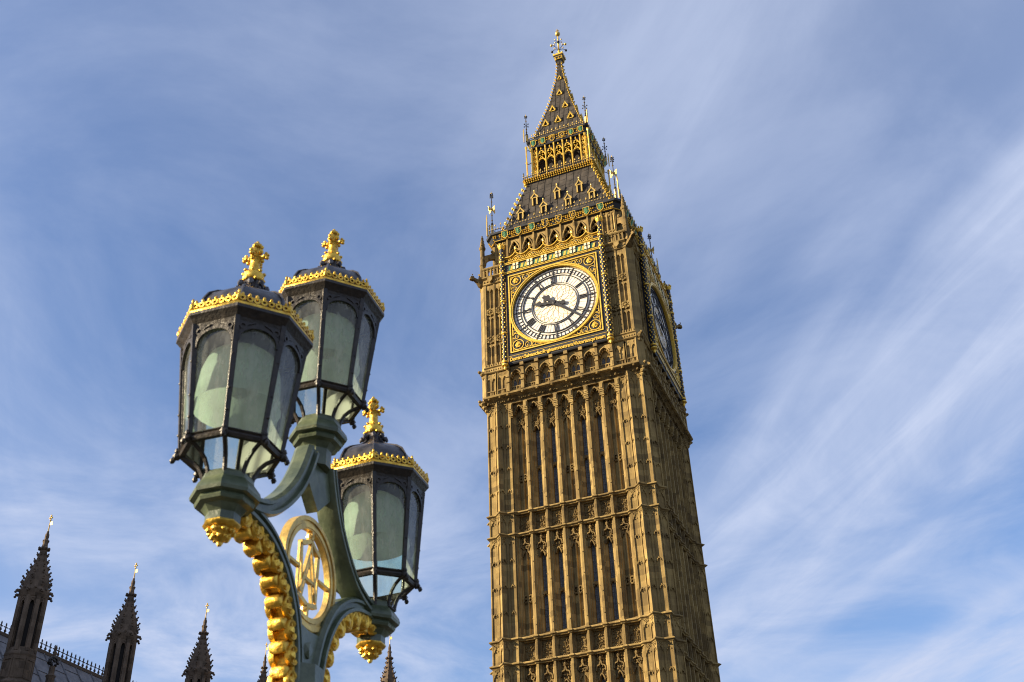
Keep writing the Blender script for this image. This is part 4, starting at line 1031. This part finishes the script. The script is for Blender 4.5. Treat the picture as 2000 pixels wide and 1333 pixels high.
# gilded ring with the monogram
rg = LB(); RZ = 3.07
for r0, r1, n0, n1 in ((.214, .232, -.018, .018), (.230, .250, -.013, .013), (.248, .268, -.021, .021), (.207, .215, -.014, .014)):
    A = circ(0, RZ, r0, 48); B = circ(0, RZ, r1, 48)
    rs = [[(A[i][0], n0, A[i][1]), (A[i][0], n1, A[i][1]), (B[i][0], n1, B[i][1]), (B[i][0], n0, B[i][1])] for i in range(48)]
    rg.loft(rs + [rs[0]], True, False)
ring = rg.obj('gilt_ring', 'cream', LAMP, 35)
mo = LB()
mo.band([(-.088, RZ + .11), (-.055, RZ - .125), (0, RZ + .06), (.055, RZ - .125), (.088, RZ + .11)], .022, -.008, .008)     # interlaced V and A
mo.band([(-.08, RZ - .115), (0, RZ + .13), (.08, RZ - .115)], .019, -.013, .004); mo.band([(-.045, RZ - .035), (.045, RZ - .035)], .016, -.012, .010)
mo.band([(-.095, RZ + .12), (-.04, RZ + .138), (0, RZ + .165), (.04, RZ + .138), (.095, RZ + .12)], .022, -.012, .012); mo.band([(-.095, RZ - .13), (0, RZ - .155), (.095, RZ - .13)], .022, -.012, .012)
for sgn in (-1, 1): mo.band([(sgn * .095, RZ - .13), (sgn * .098, RZ + .12)], .012, -.006, .006); mo.band([(sgn * .098, RZ), (sgn * .208, RZ)], .014, -.012, .012)
mo.band([(0, RZ + .165), (0, RZ + .212)], .02, -.015, .015); mo.band([(0, RZ - .155), (0, RZ - .212)], .02, -.015, .015)
mo.blob((0, 0, RZ + .182), (.022, .022, .022)); mo.blob((0, 0, RZ - .172), (.024, .022, .024))
mo.obj('monogram', 'cream', ring, 30)
# lanterns
def make_lantern():
    LB0 = MB
    class B0(MB):
        def P(s, u, d, z):
            if s.T: u, d, z = s.T(u, d, z)
            return (u, d, z)
    ap = lambda z: (.266 + (.209 - .266) * (-.115 - z) / .53)     # circumradius at height z
    fr = B0()
    fr.loft([[((r) * cos(pi / 8 + q * pi / 4), r * sin(pi / 8 + q * pi / 4), z) for q in range(8)] for r, z in ((.246, -.135), (.268, -.135), (.274, -.119), (.292, -.097), (.303, -.085), (.303, -.069), (.285, -.061), (.235, -.055))], True, False)
    # bottom hoop, a thin octagonal ring
    ringp = [[(r * cos(pi / 8 + q * pi / 4), r * sin(pi / 8 + q * pi / 4), z) for r, z in ((.190, -.667), (.212, -.667), (.218, -.655), (.212, -.643), (.190, -.643))] for q in range(8)]
    fr.loft(ringp + [ringp[0]], True, False)
    for q in range(8):
        a = pi / 8 + q * pi / 4; ca, sa = cos(a), sin(a)
        P_ = lambda r, z: (r * ca, r * sa, z)
        fr.bar(P_(ap(-.655), -.655), P_(ap(-.115) + .002, -.115), .0125, 4, .015)
        fr.blob(P_(.220, -.660), (.02, .02, .02)); fr.blob(P_(.236, -.680), (.013, .013, .016)); fr.blob(P_(.222, -.635), (.012, .012, .018))
        fr.tube([P_(.210, -.660), P_(.182, -.670), P_(.150, -.688), P_(.124, -.714), P_(.108, -.746), P_(.100, -.775), P_(.099, -.795)], .0100, 6)
        for z in (-.30, -.46, -.56): fr.blob(P_(ap(z) + .008, z), (.009, .009, .008))
        # arched spandrel of the pane
        b_ = pi / 4 * q + pi / 4
        tx, ty = -sin(b_), cos(b_); nx, ny = cos(b_), sin(b_); c8 = cos(pi / 8); s8 = sin(pi / 8)
        fr.T = (lambda nx, ny, tx, ty: (lambda u, d, z: (nx * (ap(z) * c8 + d) + tx * u, ny * (ap(z) * c8 + d) + ty * u, z)))(nx, ny, tx, ty)
        wt = ap(-.115) * s8
        arc = arch(0, wt * .86, -.235, -.155, 7)
        fr.prism([(-wt * .98, -.235), (-wt, -.118), (wt, -.118), (wt * .98, -.235)] + list(reversed(arc)), -.008, .004)
        fr.band(arc, .012, -.01, .010)
        for sgn in (-1, 1):
            fr.band(circ(sgn * wt * .72, -.160, .014, 6), .006, 0, .010, True); fr.bar((sgn * wt * .86, 0, -.235), (sgn * wt * .88 * ap(-.645) / ap(-.235), 0, -.645), .006)
            fr.band([(sgn * wt * .95, -.203), (sgn * wt * .5, -.148), (sgn * wt * .2, -.133)], .006, 0, .009)
        fr.bar((-ap(-.635) * s8, 0, -.638), (ap(-.635) * s8, 0, -.638), .009)
        fr.T = None
    fr.lathe([(.092, -.800), (.106, -.794), (.102, -.782), (.088, -.778)], (0, 0), 8)
    lan = fr.obj('lantern', 'liron', LAMP)
    rf = B0(); rf.lathe([(.254, -.062), (.252, -.01), (.242, .040), (.218, .086), (.178, .120), (.135, .142), (.098, .160), (.068, .185), (.050, .215), (.044, .245), (.044, .275)], (0, 0), 8, cap=False)
    for q in range(8):
        a = pi / 8 + q * pi / 4
        rf.tube([(r * cos(a), r * sin(a), z) for r, z in ((.256, -.06), (.255, -.01), (.246, .041), (.222, .087), (.181, .121), (.138, .143), (.101, .161), (.071, .186), (.052, .216), (.046, .25))], .006, 4)
        rf.blob((.066 * cos(a), .066 * sin(a), .232), (.016, .016, .018)); rf.blob((.074 * cos(a), .074 * sin(a), .222), (.009, .009, .014))
    rf.obj('lantern_roof', 'lroof', lan, 40)
    cr = B0()
    cr.loft([[(r * cos(pi / 8 + q * pi / 4), r * sin(pi / 8 + q * pi / 4), z) for q in range(8)] for r, z in ((.286, -.071), (.300, -.071), (.302, -.061), (.298, -.051), (.286, -.051), (.286, -.071))], True, False)
    for q in range(8):
        b_ = pi / 4 * q + pi / 4; tx, ty = -sin(b_), cos(b_); nx, ny = cos(b_), sin(b_); c8 = cos(pi / 8); s8 = sin(pi / 8)
        cr.T = (lambda nx, ny, tx, ty: (lambda u, d, z: (nx * (.293 * c8 + d) + tx * u, ny * (.293 * c8 + d) + ty * u, z - .085)))(nx, ny, tx, ty)
        n_ = 7
        for e in range(n_):
            u = -.293 * s8 + .586 * s8 * (e + .5) / n_
            cr.band(circ(u, .049, .0115, 8), .0075, -.007, .007, True); cr.blob((u, 0, .072), (.008, .008, .013))
            cr.blob((u - .011, 0, .061), (.006, .006, .006)); cr.blob((u + .011, 0, .061), (.006, .006, .006))
        cr.T = None
        a = pi / 8 + q * pi / 4; cr.blob((.295 * cos(a), .295 * sin(a), -.033), (.012, .012, .026)); cr.blob((.295 * cos(a), .295 * sin(a), -.003), (.007, .007, .014))
    cr.obj('gilt_cresting', 'lampgold', lan, 50)
    fi = B0()
    fi.lathe([(.044, .262), (.054, .268), (.056, .280), (.048, .296), (.052, .306), (.047, .318), (.032, .322), (.028, .34), (.024, .372), (.026, .40), (.036, .41), (.022, .422)], (0, 0), 8)
    for q in range(8):
        a = q * pi / 4; fi.blob((.054 * cos(a), .054 * sin(a), .262), (.012, .012, .011)); fi.blob((.048 * cos(a + .4), .048 * sin(a + .4), .318), (.010, .010, .010))
    for q in range(4):
        a = q * pi / 2 + .1; P_ = lambda r, z: (r * cos(a), r * sin(a), z)
        fi.blob(P_(.028, .412), (.016, .016, .012)); fi.blob(P_(.044, .418), (.016, .016, .013)); fi.blob(P_(.057, .408), (.011, .011, .011)); fi.blob(P_(.050, .436), (.009, .009, .010)); fi.blob(P_(.060, .424), (.009, .009, .009)); fi.blob(P_(.036, .392), (.010, .010, .012))
        fi.blob(P_(.020, .452), (.015, .015, .022)); fi.blob(P_(.024, .478), (.011, .011, .012)); fi.blob(P_(.013, .490), (.013, .013, .014))
    fi.blob((0, 0, .45), (.022, .022, .04)); fi.blob((0, 0, .492), (.019, .019, .022)); fi.blob((0, 0, .512), (.009, .009, .010))
    fi.obj('gilt_finial', 'lampgold', lan, 60)
    hd = B0(); hd.lathe([(.03, -.13), (.10, -.14), (.150, -.18), (.172, -.25), (.180, -.34), (.184, -.42), (.190, -.43)], (0, 0), 24, cap=False); hd.lathe([(.02, -.13), (.022, -.28), (.05, -.29), (.055, -.33), (.02, -.36)], (0, 0), 10)
    hd.obj('reflector_hood', 'hood', lan, 60)
    for q in range(8):
        b_ = pi / 4 * q + pi / 4; tx, ty = -sin(b_), cos(b_); nx, ny = cos(b_), sin(b_); c8 = cos(pi / 8); s8 = sin(pi / 8)
        g_ = B0(); z0, z1 = -.645, -.12
        pts = []
        for z in (z0, z1): pts += [(nx * ap(z) * c8 - tx * ap(z) * s8, ny * ap(z) * c8 - ty * ap(z) * s8, z), (nx * ap(z) * c8 + tx * ap(z) * s8, ny * ap(z) * c8 + ty * ap(z) * s8, z)]
        g_.add([(p[0] * .985, p[1] * .985, p[2]) for p in pts], [(0, 1, 3, 2)])
        g_.obj('glass_pane', 'pane', lan)
    return lan
lan0 = make_lantern(); lan0.location = (-.766, 0, 3.944 - GZ)
for u, z in ((0, 4.64), (.745, 3.949)):
    c_ = dup(lan0, LAMP); c_.location = (u, 0, z - GZ)
    if u > .5: c_.rotation_euler = (-.040, -.025, 0); c_.location = (u - .012, .018, z - GZ)      # this one has settled a little out of plumb

# ================================================================== PALACE
PAL = thing('stone_palace', 'dark gothic stone palace with crocketed turrets and a dark slated roof edged with spikes', 'palace', (-19.3, -35, GZ))
class PB(MB):
    def P(s, u, d, z):
        if s.T: u, d, z = s.T(u, d, z)
        return (u + 19.3, d + 35, z - GZ)
class TB(MB):
    def P(s, u, d, z):
        if s.T: u, d, z = s.T(u, d, z)
        return (u * .92, d * .92, z)
def make_turret():                               # tip of the vane at z = 0
    t_ = TB(); 
    t_.lathe([(.95, -27.5), (.95, -9.3), (1.0, -9.2), (1.0, -9.05), (.84, -8.9), (.82, -7.75), (.86, -7.7), (.86, -7.6), (.78, -7.5), (.70, -7.3)], (0, 0), 8)
    t_.lathe([(.56, -7.4), (.56, -4.9)], (0, 0), 8, k=1)
    for q in range(8):
        a = pi / 8 + q * pi / 4; ca, sa = cos(a), sin(a)
        t_.bar((.70 * ca, .70 * sa, -7.5), (.69 * ca, .69 * sa, -4.7), .13, 6)
        b_ = q * pi / 4; nx, ny = cos(b_), sin(b_); tx, ty = -sin(b_), cos(b_)
        t_.T = (lambda nx, ny, tx, ty: (lambda u, d, z: (nx * d + tx * u, ny * d + ty * u, z)))(nx, ny, tx, ty)
        arch_plate(t_, -.25, .25, -5.15, -4.88, -4.6, .56, .66, .11); t_.box(-.25, -.11, .5, .64, -7.3, -5.1); t_.box(.11, .25, .5, .64, -7.3, -5.1)
        t_.band(circ(0, -4.85, .08, 6), .04, .62, .70, True)
        for z in (-8.75, -8.3): pass
        t_.band([(-.26, -8.8), (.26, -8.8), (.26, -7.9), (-.26, -7.9)], .08, .70, .80, True); t_.blob((0, .76, -8.3), (.16, .06, .25))
        t_.T = None
        t_.blob((.92 * ca, .92 * sa, -4.42), (.13, .13, .09)); t_.blob((1.02 * ca, 1.02 * sa, -4.52), (.08, .08, .07)); t_.blob((.80 * nx, .80 * ny, -4.28), (.08, .08, .09))
    t_.lathe([(.60, -4.75), (.74, -4.7), (.84, -4.5), (.86, -4.35), (.80, -4.3), (.74, -4.2), (.73, -4.0), (.68, -3.7), (.58, -3.4), (.45, -3.05), (.34, -2.75), (.27, -2.45), (.21, -2.15), (.17, -1.85), (.10, -1.25), (.06, -.95)], (0, 0), 8)
    cprof = [(.74, -4.05), (.72, -3.72), (.58, -3.36), (.46, -3.0), (.34, -2.66), (.26, -2.3)]
    for i, (r, z) in enumerate(cprof):
        for q in range(8):
            a = pi / 8 + q * pi / 4; s_ = .125 - .008 * i; t_.blob(((r + .02) * cos(a), (r + .02) * sin(a), z), (s_ * .6, s_ * .6, s_ * .8)); t_.blob(((r + s_ * .8) * cos(a), (r + s_ * .8) * sin(a), z + s_ * .7), s_ * .55)
    for z, r in ((-2.0, .24), (-1.95, .2), (-1.55, .17), (-1.2, .12)):
        t_.lathe([(.12, z - .1), (r, z - .03), (r, z + .03), (.1, z + .1)], (0, 0), 8)
    for q in range(8):
        a = pi / 8 + q * pi / 4; t_.blob((.27 * cos(a), .27 * sin(a), -1.95), .085)
        t_.blob((.15 * cos(a), .15 * sin(a), -1.5), .05)
    tur = t_.obj('turret', ['grey_stone', 'void'], PAL, 35)
    v_ = TB(); v_.lathe([(.035, -1.0), (.025, -.2), (.05, -.15), (.02, 0)], (0, 0), 6); v_.box(-.02, .2, -.012, .012, -.6, -.42); v_.blob((0, 0, -.3), (.06, .06, .06)); v_.blob((-.08, 0, -.18), .05); v_.blob((.08, 0, -.18), .05); v_.blob((0, 0, -.06), (.05, .05, .08))
    v_.obj('gilt_vane', 'palegold', tur, 50)
    return tur
tur = make_turret()
TP = [((-19.3, -35.0, 28.0), 1.0), ((-19.2, -28.1, 28.0), 1.0), ((-19.1, -21.3, 28.0), 1.0), ((-19.6, -13.8, 28.0), .89), ((-11.3, -11.9, 28.0), .94)]
for i, (p, s_) in enumerate(TP):
    o = tur if i == 0 else dup(tur, PAL); o.location = (p[0] + 19.3, p[1] + 35, p[2] - GZ); o.scale = (s_ ** 2.6, s_ ** 2.6, s_)
pw = PB()
pw.box(-31, -19.6, -60, -12, GZ, 17.0); pw.box(-19.6, -11.0, -13.5, -11, GZ, 16.0)
for q in range(14): pw.box(-19.6, -19.35, -59 + q * 3.4, -58.3 + q * 3.4, GZ, 17.3)
pw.slab([], 0, 0) if False else None
pw.box(-19.75, -19.3, -60, -12, 16.4, 16.7); pw.obj('palace_wall', 'grey_stone', PAL)
rfm = PB(); rfm.k = 0
RX, RZ_ = -24.0, 23.27
rfm.add([(-19.5, -60, 16.8), (-19.5, -9, 16.8), (RX, -9, RZ_), (RX, -60, RZ_), (-28.5, -60, 16.8), (-28.5, -9, 16.8)], [(0, 1, 2, 3), (3, 2, 5, 4), (1, 5, 2), (0, 3, 4)])
sl = (RZ_ - 16.8) / 4.5
for q in range(40):
    y = -60 + q * 1.3; rfm.bar((-19.5, y, 16.83), (RX, y, RZ_ + .03), .035)
for e in range(1, 7):
    for q in range(40):
        x = -19.5 - 4.5 * (e + .4 * (q % 2)) / 7; y = -60 + q * 1.3
        if x > RX: rfm.bar((x, y, 16.82 + sl * (-19.5 - x)), (x, y + 1.3, 16.82 + sl * (-19.5 - x)), .02)
for x0, h in ((-19.5, 0),): pass
rfo = rfm.obj('slate_roof', 'lead', PAL)
rcst = PB()
rcst.box(RX - .06, RX + .06, -60, -9, RZ_ - .05, RZ_ + .14)
y = -59.8
while y < -9:
    rcst.box(RX - .02, RX + .02, y - .025, y + .025, RZ_ + .1, RZ_ + .56); rcst.blob((RX, y, RZ_ + .60), (.04, .05, .13)); rcst.blob((RX, y - .09, RZ_ + .46), (.03, .07, .04)); rcst.blob((RX, y + .09, RZ_ + .46), (.03, .07, .04))
    rcst.T = (lambda y: (lambda u, d, z: (RX + d, y + u, z)))(y); rcst.band(circ(0, RZ_ + .26, .07, 6), .03, -.02, .02, True); rcst.T = None
    y += .345
rcst.obj('ridge_cresting', 'liron', rfo)
pn = PB(); c0 = (-20.0, -32.05)
pn.lathe([(.34, 15), (.34, 18.9), (.38, 19.0), (.30, 19.1), (.24, 19.2), (.22, 20.3), (.27, 20.4), (.16, 20.5), (.15, 20.9)], c0, 8); pn.k = 1
for q in range(26):
    th = random.uniform(0, 2 * pi); ph = random.uniform(-.9, 1.0); pn.blob((c0[0] + .24 * cos(th) * cos(ph), c0[1] + .24 * sin(th) * cos(ph), 21.15 + .25 * sin(ph)), .085)
pn.lathe([(.06, 21.3), (.10, 21.6), (.04, 21.7), (.07, 21.85), (.01, 22.05)], c0, 6, k=0)
pn.obj('parapet_pinnacle', ['grey_stone', 'liron'], PAL, 40)
# block added unseen to the left, sized so its shadow covers the turrets
wg = PB()
wg.box(-52, -40, -62, -27, GZ, 30); wg.loft([[(-52, -62, 30), (-40, -62, 30), (-40, -27, 30), (-52, -27, 30)], [(-47, -58, 38), (-45, -58, 38), (-45, -31, 38), (-47, -31, 38)]])
for q in range(11): wg.box(-40.1, -39.6, -61.8 + q * 3.4, -61.1 + q * 3.4, GZ, 31)
for z in (8, 16, 24, 29.6): wg.box(-40.1, -39.7, -62, -27, z, z + .4)
wg.obj('shadow_block', 'grey_stone', PAL)
